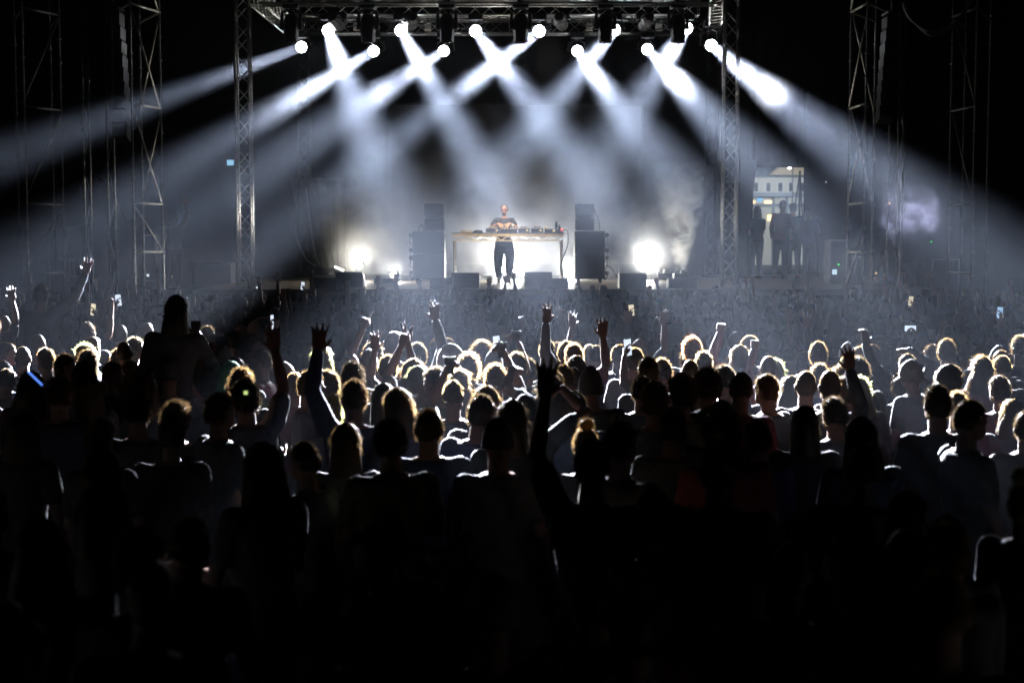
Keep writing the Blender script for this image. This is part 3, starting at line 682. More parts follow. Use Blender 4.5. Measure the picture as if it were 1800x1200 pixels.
MB().box((0, 1.4, 9.11), (0.22, 0.5, 0.02)).build('lamp_glass', pmat('street_glow', (1, 1, 1), emit=(0.9, 0.95, 1), estr=35), sl)
li = bpy.data.lights.new('street_light', 'SPOT'); li.energy = 11000; li.color = (0.88, 0.95, 1.0); li.spot_size = R(100); li.spot_blend = 0.5; li.shadow_soft_size = 0.3
lo = bpy.data.objects.new('street_light', li); C.objects.link(lo); lo.parent = sl; lo.location = (0, 1.45, 9.05); lo.rotation_euler = Vector((0.1, 1, -0.25)).to_track_quat('-Z', 'Y').to_euler()
# tripod pole in the gap
tp = empty('tripod_stand', (W(1403, 40.2), 40.2, FLOOR)); tag(tp, 'tall dark tripod stand at the right side of the gap', 'stand')
zt2 = P(1403, 300, 40.2).z - FLOOR
MB().tube((0, 0, 0.05), (0, 0, zt2), 0.03).build('pole', M['black_metal'], tp)
for a in (-1, 1, 0): MB().tube((0, 0, zt2 * 0.98), (a * 0.16 - 0.02, -0.2 if a == 0 else 0.12, zt2 * 0.45), 0.022).build('leg', M['black_metal'], tp)

# ------------------------------------------------------------------ people: prototypes
def ball(mb, c, r, n=10):
    """r: radius or (rx, ry, rz)"""
    r = (r, r, r) if not isinstance(r, (tuple, list)) else r
    v = []; f = []; m = n // 2 + 2; c = Vector(c)
    for j in range(1, m):
        th = math.pi * j / m
        for k in range(n):
            a = 2 * math.pi * k / n
            v.append(c + Vector((r[0] * math.sin(th) * math.cos(a), r[1] * math.sin(th) * math.sin(a), r[2] * math.cos(th))))
    top = len(v); v.append(c + Vector((0, 0, r[2]))); bot = top + 1; v.append(c - Vector((0, 0, r[2])))
    for j in range(m - 2):
        for k in range(n): f.append((j * n + k, (j + 1) * n + k, (j + 1) * n + (k + 1) % n, j * n + (k + 1) % n))
    for k in range(n):
        f.append((top, k, (k + 1) % n)); f.append((bot, (m - 2) * n + (k + 1) % n, (m - 2) * n + k))
    return mb.add(v, f)
def loft(mb, secs, n=20):
    v = []; f = []
    for (z, rx, ry, cx, cy) in secs:
        for k in range(n):
            a = 2 * math.pi * k / n; ca, sa = math.cos(a), math.sin(a)
            q_ = 0.8
            v.append((cx + rx * math.copysign(abs(ca) ** q_, ca), cy + ry * math.copysign(abs(sa) ** q_, sa), z))
    for i in range(len(secs) - 1):
        for k in range(n): f.append((i * n + k, i * n + (k + 1) % n, (i + 1) * n + (k + 1) % n, (i + 1) * n + k))
    f.append(tuple(range(n - 1, -1, -1))); f.append(tuple((len(secs) - 1) * n + k for k in range(n)))
    return mb.add(v, f)
def limb(mb, pts, rad, n=12):
    mb.path(pts, rad, n)
    for p, r in zip(pts, rad): ball(mb, p, r * 0.99, n)
    return mb
def remesh(mb, vox, it=2, name='m'):
    me = mb.mesh(name); o = bpy.data.objects.new(name, me); C.objects.link(o)
    md = o.modifiers.new('r', 'REMESH'); md.mode = 'VOXEL'; md.voxel_size = vox; md.use_smooth_shade = True
    if it:
        s = o.modifiers.new('s', 'SMOOTH'); s.factor = 0.5; s.iterations = it
    dg = bpy.context.evaluated_depsgraph_get()
    out = bpy.data.meshes.new_from_object(o.evaluated_get(dg)); out.name = name
    bpy.data.objects.remove(o); bpy.data.meshes.remove(me)
    out.polygons.foreach_set('use_smooth', [True] * len(out.polygons))
    return out
def mirror(me):
    c = me.copy(); c.transform(Matrix.Scale(-1, 4, (1, 0, 0))); c.flip_normals(); return c

TORSO = [(0.84, .150, .100, 0, 0), (0.93, .168, .118, 0, -.008), (1.03, .150, .105, 0, 0), (1.12, .145, .102, 0, .005), (1.22, .160, .110, 0, .005), (1.32, .178, .112, 0, 0), (1.39, .180, .100, 0, -.008), (1.445, .135, .078, 0, -.012), (1.475, .08, .062, 0, -.008)]
HC = Vector((0, 0.012, 1.645))                        # head centre
def hand(mb, w_, d, n_, side, kind, sc_=1.0):
    """w_ wrist, d hand direction, n_ palm normal, side +1 puts the thumb on d x n_"""
    d = Vector(d).normalized(); n_ = Vector(n_); n_ = (n_ - d * n_.dot(d)).normalized(); s = d.cross(n_) * side
    w_ = Vector(w_)
    for k in range(5):
        u = (k - 2) / 2
        limb(mb, [w_ + s * u * 0.014, w_ + d * 0.045 * sc_ + s * u * 0.030, w_ + d * 0.092 * sc_ + s * u * 0.034], [0.0155, 0.0155, 0.0125], 8)
    curl = {'open': (.10, .12, .10), 'relaxed': (.35, .5, .4), 'fist': (1.45, 1.6, 1.0), 'grip': (.7, .85, .6)}
    lens = (0.040, 0.045, 0.042, 0.033)
    for k in range(4):
        kd = kind
        if kind == 'point': kd = 'open' if k == 0 else 'fist'
        if kind == 'peace': kd = 'open' if k < 2 else 'fist'
        c = curl[kd]; u = (1.5 - k) / 1.5
        spread = (0.26 if kind in ('open', 'peace') else 0.06) * u
        p = w_ + d * 0.090 * sc_ + s * u * 0.032
        dd = (d + s * spread).normalized(); ang = 0; pts = [p]
        for j in range(3):
            ang += c[j]; L = lens[k] * (1.0, 0.72, 0.62)[j] * sc_
            p = p + (dd * math.cos(ang) + n_ * math.sin(ang)) * L; pts.append(p)
        limb(mb, pts, [0.0108, 0.0102, 0.0095, 0.0085], 8)
    p = w_ + d * 0.025 + s * 0.028
    if kind in ('open', 'relaxed', 'peace'): tp = [p, p + d * 0.028 + s * 0.030 + n_ * 0.006, p + d * 0.060 + s * 0.048 + n_ * 0.012]
    else: tp = [p, p + d * 0.030 + s * 0.016 + n_ * 0.022, p + d * 0.058 - s * 0.004 + n_ * 0.036]
    if kind == 'peace': tp[2] = p + d * 0.05 + s * 0.0 + n_ * 0.03
    limb(mb, tp, [0.0135, 0.012, 0.0098], 8)

U, B_ = Vector((0, 0, 1)), Vector((0, -1, 0))
# arm: elbow, wrist, hand direction, palm normal, hand kind (for the right arm, +X side)
ARMS = {
 'down': ((.245, .02, 1.13), (.255, .14, .90), (0, .3, -1), (-1, 0, 0), 'relaxed'),
 'fwd':  ((.235, .06, 1.13), (.16, .30, 1.10), (-.5, .8, .1), (-.5, 0, .3), 'relaxed'),
 'up':   ((.265, .09, 1.68), (.235, .17, 1.93), (-.05, .05, 1), (0, 1, -.05), 'open'),
 'upf':  ((.27, .16, 1.64), (.24, .33, 1.84), (-.1, .25, 1), (0, 1, -.2), 'relaxed'),
 'upo':  ((.36, .06, 1.62), (.45, .12, 1.86), (.25, .05, 1), (-.3, 1, 0), 'open'),
 'fist': ((.29, .12, 1.62), (.215, .19, 1.87), (-.1, .05, 1), (-.2, 1, 0), 'fist'),
 'point':((.28, .12, 1.62), (.20, .20, 1.87), (-.25, .1, 1), (-.2, 1, 0), 'point'),
 'peace':((.28, .12, 1.62), (.22, .20, 1.86), (-.05, .1, 1), (0, 1, 0), 'peace'),
 'phone':((.27, .22, 1.50), (.07, .36, 1.68), (-.35, .2, .8), (-.8, -.2, .1), 'grip'),
 'phone1':((.29, .20, 1.55), (.20, .36, 1.78), (-.2, .1, 1), (-.9, -.1, .1), 'grip'),
 'cup':  ((.29, .20, 1.55), (.21, .33, 1.78), (-.3, .5, .6), (-1, .0, .1), 'grip'),
 'head': ((.40, .02, 1.60), (.18, .02, 1.80), (-1, .1, .1), (0, 0, -1), 'relaxed'),
 'elbow':((.38, .14, 1.64), (.20, .26, 1.78), (-1, .2, -.1), (0, .3, -1), 'fist'),
 'hold': ((.25, .18, 1.32), (.13, .20, 1.52), (-.1, .1, 1), (-1, 0, 0), 'grip'),
 'bag':  ((.26, .10, 1.12), (.12, .27, 1.08), (-1, .4, 0), (-.3, -1, 0), 'grip'),
 'dj':   ((.30, .06, 1.235), (.12, .27, 1.325), (-.3, .85, -.2), (0, -.2, -1), 'relaxed'),
 'drink':((.27, .20, 1.20), (.10, .26, 1.42), (-.6, .2, .5), (-.8, -.2, .2), 'grip'),
}
LEGS_STAND = (((.095, 0, .90), (.105, .02, .48), (.105, -.015, .09)), ((-.095, 0, .90), (-.11, .03, .48), (-.115, -.01, .09)))
LEGS_RIDE = (((.10, .02, .90), (.15, .36, .86), (.13, .40, .46)), ((-.10, .02, .90), (-.15, .36, .86), (-.13, .40, .46)))
def body(right, left, legs=LEGS_STAND, vox=0.0078, hands=True, long_sleeve=False):
    mb = MB(); loft(mb, TORSO)
    limb(mb, [(0, -.012, 1.44), (0, .0, 1.575)], [.060, .054], 14)
    ball(mb, HC, (.071, .092, .113), 18); ball(mb, HC + Vector((0, .038, -.062)), (.054, .058, .058), 12)
    ball(mb, HC + Vector((0, .093, -.015)), (.013, .020, .022), 8); ball(mb, HC + Vector((0, .075, .022)), (.055, .02, .012), 8)
    ball(mb, HC + Vector((0, .082, -.055)), (.024, .014, .010), 8)
    for s in (-1, 1):
        ball(mb, HC + Vector((s * .077, -.006, -.012)), (.011, .019, .030), 8)
        ball(mb, HC + Vector((s * .03, .076, .004)), (.012, .012, .009), 8)
    tr = MB(); loft(tr, [(z, rx + .012, ry + .012, cx, cy_) for z, rx, ry, cx, cy_ in TORSO[:-1]] + [(1.462, .10, .078, 0, -.010)])
    for s, arm in ((1, right), (-1, left)):
        e, w_, hd, pn, hk = ARMS[arm]
        m_ = lambda p: Vector((p[0] * s, p[1], p[2]))
        e, w_, hd, pn = m_(e), m_(w_), m_(hd), m_(pn)
        raise_ = max(0.0, e.z - 1.42) * 0.28
        sh = Vector((.178 * s, -.005, 1.405 + raise_))
        limb(mb, [Vector((.12 * s, -.01, 1.40)), sh, sh.lerp(e, .5), e, e.lerp(w_, .35), w_], [.062, .058, .050, .041, .042, .028], 12)
        if hands: hand(mb, w_, hd, pn, s, hk)
        sl = [Vector((.11 * s, -.01, 1.395)), sh, sh.lerp(e, .62)]; sr = [.074, .073, .066]
        if long_sleeve: sl += [e, e.lerp(w_, .5), e.lerp(w_, .96)]; sr = [.076, .074, .064, .056, .050, .042]
        limb(tr, sl, sr, 12)
    pt = MB(); loft(pt, [(.80, .13, .10, 0, 0), (.88, .172, .122, 0, -.006), (.96, .176, .126, 0, -.006), (.99, .168, .12, 0, -.004)])
    for hip, knee, ank in legs:
        hip, knee, ank = Vector(hip), Vector(knee), Vector(ank)
        limb(mb, [hip, hip.lerp(knee, .5), knee, knee.lerp(ank, .35), ank], [.088, .075, .056, .054, .036], 12)
        toe = ank + (Vector((0.02 * (1 if hip.x > 0 else -1), .17, -.045)) if legs is LEGS_STAND else Vector((0, .10, -.12)))
        hl = ank + Vector((0, -.03, -.05))
        limb(mb, [hl, ank.lerp(toe, .5) + Vector((0, 0, -.025)), toe], [.034, .036, .028], 10)
        limb(pt, [hip, hip.lerp(knee, .5), knee, knee.lerp(ank, .35), ank.lerp(knee, .08)], [.104, .093, .076, .070, .056], 12)
    return mb, tr, pt
PROTO = {}
def proto(key, right, left, legs=LEGS_STAND, ls=False):
    mb, tr, pt = body(right, left, legs, long_sleeve=ls)
    PROTO[key] = (remesh(mb, 0.0075, 2, 'body'), remesh(tr, 0.016, 3, 'shirt'), None if legs is LEGS_STAND else remesh(pt, 0.018, 2, 'trousers'), ls)
    if legs is LEGS_STAND:
        if 'legs' not in PROTO: PROTO['legs'] = remesh(pt, 0.018, 2, 'trousers')
for key, r_, l_, ls in (('none', 'down', 'down', 0), ('none_j', 'fwd', 'down', 1), ('front', 'fwd', 'fwd', 0), ('up', 'up', 'fwd', 0), ('up_j', 'up', 'down', 1), ('both', 'up', 'upf', 0), ('both_o', 'upo', 'up', 0),
                        ('fist', 'fist', 'down', 0), ('fist_j', 'fist', 'fwd', 1), ('point', 'point', 'down', 0), ('peace', 'peace', 'fwd', 0), ('phone', 'phone', 'phone', 0), ('phone1', 'phone1', 'fwd', 0),
                        ('cup', 'cup', 'down', 0), ('head', 'head', 'down', 0), ('elbow', 'elbow', 'down', 0), ('carry', 'hold', 'hold', 0), ('camera', 'elbow', 'upf', 1), ('bag', 'bag', 'down', 1)):
    proto(key, r_, l_, LEGS_STAND, bool(ls))
for key in [k for k in PROTO if k != 'legs']:
    b_, s_, t_, ls_ = PROTO[key]
    PROTO[key + '_m'] = (mirror(b_), mirror(s_), t_, ls_)
proto('ride', 'drink', 'down', LEGS_RIDE, True); proto('ride_wave', 'upo', 'fwd', LEGS_RIDE, True)

# ---- hair and headgear, origin at the head centre
def scalp(th):  # does the scalp carry hair in direction th (unit vector)?
    return th.z > 0.42 or th.y < 0.12 + 0.5 * th.z
def shell(mb, off, amp=0.0, fr=14, seed=0, lowz=-0.75, n=30, m=20):
    rnd = random.Random(seed); ph = [rnd.uniform(0, 6) for _ in range(6)]
    v = []; keep = {}; f = []
    for j in range(m + 1):
        th = math.pi * j / m
        for k in range(n):
            a = 2 * math.pi * k / n
            d = Vector((math.sin(th) * math.cos(a), math.sin(th) * math.sin(a), math.cos(th)))
            o = off + amp * (math.sin(d.x * fr + ph[0]) * math.sin(d.y * fr + ph[1]) * math.sin(d.z * fr + ph[2]) + 0.5 * math.sin(d.x * fr * 2.3 + ph[3]) * math.sin(d.z * fr * 2.1 + ph[4]))
            if not scalp(d) or d.z < lowz: o = -0.012
            v.append(Vector((d.x * (.071 + o), d.y * (.092 + o), d.z * (.112 + o))))
    for j in range(m):
        for k in range(n): f.append((j * n + k, (j + 1) * n + k, (j + 1) * n + (k + 1) % n, j * n + (k + 1) % n))
    return mb.add(v, f)
def strands(mb, count, off, length, seed, droop=0.3, wild=0.4, width=0.0028, segs=2, lowz=-0.7, scale_l=None, curl=0.0):
    rnd = random.Random(seed)
    k = 0
    while k < count:
        d = Vector((rnd.gauss(0, 1), rnd.gauss(0, 1), rnd.gauss(0, 1))).normalized()
        if not scalp(d) or d.z < lowz: continue
        k += 1
        p = Vector((d.x * (.071 + off), d.y * (.092 + off), d.z * (.112 + off)))
        L = length * rnd.uniform(0.5, 1.25)
        g = (d + Vector((rnd.uniform(-1, 1), rnd.uniform(-1, 1), rnd.uniform(-1, 1))) * wild).normalized()
        t = g.orthogonal().normalized() if rnd.random() < .5 else g.cross(d + Vector((.01, 0, 0))).normalized()
        pts = [p]
        for s in range(segs):
            g = (g + Vector((0, 0, -droop)) + Vector((rnd.uniform(-1, 1), rnd.uniform(-1, 1), rnd.uniform(-1, 1))) * curl).normalized()
            p = p + g * L / segs; pts.append(p)
        v = []; w_ = width * rnd.uniform(.6, 1.3)
        for i, q_ in enumerate(pts[:-1]): ww = w_ * (1 - 0.5 * i / segs); v += [q_ - t * ww, q_ + t * ww]
        v.append(pts[-1]); f = [(2 * i, 2 * i + 1, 2 * i + 3, 2 * i + 2) for i in range(segs - 1)] + [(2 * segs - 2, 2 * segs - 1, 2 * segs)]
        mb.add(v, f)
    return mb
def hanging(mb, count, seed, zlen, spread=1.0, width=0.004, wave=0.0, flare=0.0):
    """long locks falling from the crown down the back and sides"""
    rnd = random.Random(seed)
    for _ in range(count):
        a = rnd.uniform(math.radians(-215), math.radians(35))           # around the back; +Y (face) left free
        ca, sa = math.cos(a), math.sin(a)
        L = zlen * rnd.uniform(0.75, 1.08); o = rnd.uniform(0.006, 0.02)
        pts = []
        for fi in (8, 32, 56, 80, 100):
            sf, cf = math.sin(math.radians(fi)), math.cos(math.radians(fi))
            pts.append(Vector((ca * (.073 + o) * sf, min(.05, sa * (.093 + o) * sf), (.113 + o) * cf)))
        n = 5; ph = rnd.uniform(0, 6)
        for i in range(1, n + 1):
            t = i / n; fl = 1.02 + .06 * t + flare * t
            y = min(.04, sa * (.094 + o)) * (1 - .35 * t) - .03 * t
            pts.append(Vector((ca * (.074 + o) * fl * spread + wave * math.sin(ph + 9 * t) * t, y + wave * math.cos(ph + 8 * t) * t, -.02 - (L - .02) * t)))
        tn = Vector((-sa, ca, 0)); w_ = width * rnd.uniform(.6, 1.4); v = []
        for i, q_ in enumerate(pts): ww = w_ * (1.0 if i < len(pts) - 2 else (.7 if i < len(pts) - 1 else .15)); v += [q_ - tn * ww, q_ + tn * ww]
        mb.add(v, [(2 * i, 2 * i + 1, 2 * i + 3, 2 * i + 2) for i in range(len(pts) - 1)])
    return mb
def long_core(mb, zl, fl=1.0):
    loft(mb, [(.06, .066, .07, 0, -.02), (-.02, .084, .072, 0, -.034), (-.10, .09 * fl, .062, 0, -.045), (-.20, .098 * fl, .052, 0, -.058), (-zl * .85, .098 * fl, .042, 0, -.066), (-zl, .07 * fl, .02, 0, -.066)], 18)
    return mb
def dome(mb, off, zcut=-0.02, squash=1.0, n=28, m=10, tall=0.0):
    prof = []
    for j in range(m + 1):
        th = math.radians(90) * j / m
        prof.append((math.sin(th), math.cos(th)))
    v = []; f = []
    for s, c in prof:
        for k in range(n):
            a = 2 * math.pi * k / n
            v.append(Vector(((.076 + off) * s ** (1 / squash) * math.cos(a), (.097 + off) * s ** (1 / squash) * math.sin(a), zcut + (.122 + off + tall - zcut) * c ** squash)))
    for j in range(m):
        for k in range(n): f.append((j * n + k, (j + 1) * n + k, (j + 1) * n + (k + 1) % n, j * n + (k + 1) % n))
    return mb.add(v, f)
def brim(mb, z, off, front, r_out, th=0.004, n=14, drop=0.012, full=False):
    n = n if not full else 30; v = []; f = []
    a0, a1 = (math.radians(20), math.radians(160)) if not full else (0, 2 * math.pi)
    for k in range(n + 1):
        a = a0 + (a1 - a0) * k / n
        ca, sa = math.cos(a), math.sin(a)
        x0, y0 = (.076 + off) * ca, (.097 + off) * sa
        if full: x1, y1 = x0 * r_out, y0 * r_out
        else: x1, y1 = x0 * 1.02, y0 + .068 * math.sin((a - a0) / (a1 - a0) * math.pi) ** 0.6
        if not front: y0, y1 = -y0, -y1
        for zz in (0, -th): v += [(x0, y0, z + zz), (x1, y1, z - drop + zz)]
    for k in range(n):
        i = 4 * k; j = i + 4
        f += [(i, j, j + 1, i + 1), (i + 2, i + 3, j + 3, j + 2), (i + 1, j + 1, j + 3, i + 3)]
    return mb.add(v, f)
HAIR = {}
def hair(key, mb): HAIR[key] = mb.mesh('hair' if key[0] not in 'khtn' else 'hat'); HAIR[key].polygons.foreach_set('use_smooth', [True] * len(HAIR[key].polygons))
for i in range(3):
    m = MB(); shell(m, .005, .005, 11, i, lowz=(-.62, -.5, -.4)[i]); strands(m, 1500, .003, (.022, .032, .015)[i], 10 + i, (.15, .3, .1)[i], .75, .0022, 2, (-.6, -.5, -.42)[i]); hair('s%d' % i, m)
for i in range(2):
    m = MB(); shell(m, .015, .010, 16, 5 + i, lowz=-.6); strands(m, 1900, .010, (.038, .05)[i], 20 + i, .15, 1.0, .003, 3, -.6, curl=.9); hair('c%d' % i, m)
m = MB(); shell(m, .003, 0, lowz=-.6); strands(m, 700, .002, .007, 31, 0, .3, .0018, 1, -.55); hair('b0', m)
for i, (zl, wv, fl) in enumerate(((.34, .006, .1), (.40, .018, .45), (.24, .006, .15))):
    m = MB(); shell(m, .010, .003, 12, 40 + i, -.3); long_core(m, zl, 1 + fl * .5); hanging(m, 420, 44 + i, zl + .03, 1, .0042, wv, fl); strands(m, 800, .010, .05, 48 + i, .7, .8, .0022, 3, curl=.3); hair('l%d' % i, m)
m = MB(); shell(m, .014, .006, 12, 50, -.3); long_core(m, .32, 1.25); hanging(m, 520, 51, .36, 1.08, .0034, .035, .7); strands(m, 900, .01, .06, 52, .5, .9, .0022, 3, curl=.6); hair('w0', m)
m = MB(); shell(m, .008, .003, 12, 55); strands(m, 700, .006, .02, 56, .2, .5, .002, 2); ball(m, (0, -.05, .14), (.045, .045, .04), 14)
rnd_ = random.Random(57)
for _ in range(260):
    d = Vector((rnd_.gauss(0, 1), rnd_.gauss(0, 1), rnd_.gauss(0, 1))).normalized(); p_ = Vector((0, -.05, .14)) + d * .04; t_ = d.orthogonal().normalized() * .002
    e_ = p_ + (d + Vector((rnd_.uniform(-1, 1), rnd_.uniform(-1, 1), rnd_.uniform(-1, 1))) * .7) * .022; m.add([p_ - t_, p_ + t_, e_], [(0, 1, 2)])
hair('u0', m)
m = MB(); shell(m, .008, .003, 12, 60); strands(m, 600, .006, .014, 61, .4, .4, .002, 2); limb(m, [(0, -.10, .03), (0, -.15, -.02), (0, -.15, -.14), (0, -.13, -.26)], [.02, .028, .026, .012], 10); hair('p0', m)
m = MB(); dome(m, .012, -.03, .85); brim(m, -.022, .012, True, 1.0); ball(m, (0, 0, .136), (.008, .008, .005), 8); strands(m, 260, .006, .02, 62, .5, .4, .002, 2, -.6); hair('k0', m)
m = MB(); dome(m, .012, -.03, .85); brim(m, -.022, .012, False, 1.0); strands(m, 260, .006, .02, 63, .5, .4, .002, 2, -.6); hair('k1', m)
m = MB(); dome(m, .014, -.015, .75); brim(m, -.012, .014, True, 1.45, drop=.038, full=True); strands(m, 300, .006, .03, 64, .6, .4, .002, 2, -.6); hair('h0', m)
m = MB(); dome(m, .014, -.06, .95, tall=.012); m.lathe([(.0, -.03), (.001, -.03)], (0, 0, -1)) if False else None; brim(m, -.035, .016, True, 1.02, th=.03, drop=.0, full=True); hair('n0', m)
m = MB(); shell(m, .026, .004, 9, 70, -.95); loft(m, [(-.19, .135, .095, 0, -.02), (-.13, .12, .095, 0, -.025), (-.07, .10, .10, 0, -.02), (.0, .098, .10, 0, -.022), (.06, .085, .085, 0, -.022), (.10, .05, .05, 0, -.02)], 20); hair('t0', m)

def hmat(name, col):
    m = bpy.data.materials.new(name); m.use_nodes = True; t = m.node_tree; b = t.nodes['Principled BSDF']; out = t.nodes['Material Output']
    b.inputs['Base Color'].default_value = (*col, 1); b.inputs['Roughness'].default_value = 0.42; b.inputs['Specular IOR Level'].default_value = 0.4; b.inputs['Specular Tint'].default_value = (1.0, 0.86, 0.62, 1)
    tl = t.nodes.new('ShaderNodeBsdfTranslucent'); tl.inputs['Color'].default_value = (min(1, col[0] * 4.5), min(1, col[1] * 4.2), min(1, col[2] * 3.2), 1)
    mx = t.nodes.new('ShaderNodeMixShader'); mx.inputs[0].default_value = 0.45
    t.links.new(b.outputs[0], mx.inputs[1]); t.links.new(tl.outputs[0], mx.inputs[2]); t.links.new(mx.outputs[0], out.inputs['Surface'])
    return m
HM = {'black': hmat('hair_black', (.022, .016, .011)), 'dark brown': hmat('hair_dark_brown', (.05, .032, .018)), 'brown': hmat('hair_brown', (.10, .063, .032)), 'blond': hmat('hair_blond', (.34, .23, .10)), 'reddish': hmat('hair_red', (.22, .075, .03))}
SKIN = [pmat('skin_%d' % i, c, .55, noise=.12, nscale=30, bump=.05) for i, c in enumerate(((.42, .24, .16), (.34, .19, .12), (.27, .14, .085), (.19, .095, .055)))]
CLOTH = {'black': (.014, .014, .016), 'dark grey': (.045, .045, .048), 'grey': (.15, .15, .155), 'white': (.55, .55, .56), 'navy': (.018, .026, .06), 'blue': (.06, .12, .28), 'maroon': (.14, .018, .025), 'pink': (.48, .10, .16), 'green': (.02, .22, .07), 'olive': (.07, .07, .03), 'red': (.36, .03, .03), 'purple': (.12, .06, .22), 'tan': (.28, .20, .12), 'orange': (.5, .17, .03)}
CM = {k: pmat('cloth_' + k.replace(' ', '_'), c, .85, noise=.25, nscale=18, bump=.5) for k, c in CLOTH.items()}
JEANS = [pmat('jeans_%d' % i, c, .85, noise=.3, nscale=30, bump=.2) for i, c in enumerate(((.02, .025, .045), (.012, .012, .013), (.06, .07, .10)))]
for p_ in PROTO.values():
    for me in (p_[:3] if isinstance(p_, tuple) else (p_,)):
        if me: me.materials.clear(); me.materials.append(SKIN[0])
for me in HAIR.values(): me.materials.clear(); me.materials.append(HM['black'])

def slot(o, mat):
    if not o.data.materials: o.data.materials.append(mat)
    o.material_slots[0].link = 'OBJECT'; o.material_slots[0].material = mat
def child(name, me, mat, parent, loc=(0, 0, 0), rot=None):
    o = bpy.data.objects.new(name, me); C.objects.link(o); o.parent = parent; o.location = loc
    if rot: o.rotation_euler = rot
    slot(o, mat); return o
PEOPLE = []; PR = random.Random(21)
HS = {'s': 1.765, 'b': 1.758, 'c': 1.79, 'l': 1.77, 'w': 1.775, 'u': 1.82, 'p': 1.765, 'k': 1.785, 'h': 1.785, 'n': 1.79, 't': 1.785}
def person(x, Y, z0, H, hairk, pose, top='black', hcol='dark brown', skin=0, yaw=0.0, jean=0, hvar=0):
    """a person standing at (x, Y), head top (with hair) at height H"""
    r = empty('person', (x, Y, z0), yaw)
    s = H / HS[hairk]; r.scale = (s * PR.uniform(.95, 1.06), s, s); r.rotation_euler = (PR.uniform(-.05, .05), PR.uniform(-.06, .06), yaw)
    b, sh, tr, ls = PROTO[pose]
    child('body', b, SKIN[skin], r); child('jacket' if ls else 'shirt', sh, CM[top], r); child('trousers', tr or PROTO['legs'], JEANS[jean], r)
    vs = [k for k in HAIR if k[0] == hairk]; key = vs[hvar % len(vs)]
    nm = {'k': 'cap', 'h': 'bucket_hat', 'n': 'beanie', 't': 'hood'}.get(hairk, 'hair')
    child(nm, HAIR[key], CM[hcol] if hairk in 'khnt' else HM[hcol], r, HC)
    return r

# ------------------------------------------------------------------ the crowd
def depth_for(py, H):
    lo, hi = 1.5, 60
    for _ in range(40):
        mid = (lo + hi) / 2
        if P(900, py, mid).z > H: lo = mid
        else: hi = mid
    return lo
rng = random.Random(11)
SPOTS = []                                              # (x, y) taken on the ground
def free(x, y, d): return all((x - a) ** 2 + (y - b) ** 2 > d * d for a, b in SPOTS)
DARKTOPS = ['black'] * 6 + ['dark grey'] * 4 + ['navy'] * 3 + ['olive', 'grey', 'maroon']
phone_scr = [pmat('phone_screen_%d' % i, c, .2, emit=c, estr=e) for i, (c, e) in enumerate((((.75, .85, 1), 1.1), ((.4, .6, .9), .8), ((1, .85, .6), .9), ((.8, 1, .9), .5)))]
cup_m = pmat('clear_cup', (.9, .9, .9), .15, trans=.6); beer_m = pmat('beer', (.85, .45, .03), .1, trans=.35)
def local(r, v): return r.matrix_basis @ Vector(v)
def phone(r, v, label, land=False, scr_=0, tilt=0.0, scale=1.0):
    p = empty('phone', local(r, v), r.rotation_euler.z); tag(p, label, 'phone', 'phones held up in the crowd')
    w_, h = (.155, .075) if land else (.075, .155)
    rt = Matrix.Rotation(tilt, 3, 'Y')
    MB().box((0, 0, 0), (w_, .009, h), rt, bev=.003).build('case', M['black_plastic'], p)
    MB().box(rt @ Vector((0, -.0055, 0)), (w_ - .008, .002, h - .012), rt).build('screen', phone_scr[scr_], p)
    for k in range(2): MB().lathe([(.006, 0), (.006, .003)], rt @ Vector((-w_ * .3, .0045, h * .35 - k * .018)), (0, 1, 0), 8).build('camera_lens', M['glass'], p)
    return p
def cup(r, v, label, lvl=.55):
    p = empty('beer_cup', local(r, v)); tag(p, label, 'cup', 'plastic beer cups held in the crowd')
    MB().lathe([(.030, 0), (.042, .125), (.044, .127), (.040, .127), (.0285, .004)], (0, 0, 0), None, 18).build('cup_wall', cup_m, p, True)
    if lvl: MB().lathe([(.027, .005), (.027 + .010 * lvl, .120 * lvl)], (0, 0, 0), None, 18).build('beer', beer_m, p)
    return p
PD = {'none': '', 'none_j': '', 'front': '', 'up': 'one arm straight up', 'up_j': 'sleeved arm up, open hand', 'both': 'both arms up', 'both_o': 'both arms thrown wide', 'fist': 'raised fist', 'fist_j': 'raised sleeved fist',
      'point': 'finger pointing up', 'peace': 'two fingers up', 'phone': 'filming with a phone', 'phone1': 'holding up a phone', 'cup': 'holding up a beer', 'head': 'hand on head', 'elbow': 'bent arm raised', 'carry': 'carrying someone on the shoulders', 'camera': 'hands up with a camera', 'bag': '', 'ride': '', 'ride_wave': ''}
HD = {'s': 'short {} hair', 'b': 'shaved head', 'c': 'bushy curly {} hair', 'l': 'long {} hair', 'w': 'wavy {} hair', 'u': '{} hair bun', 'p': '{} ponytail', 'k': '{} cap', 'h': '{} bucket hat', 'n': '{} beanie', 't': '{} hood'}
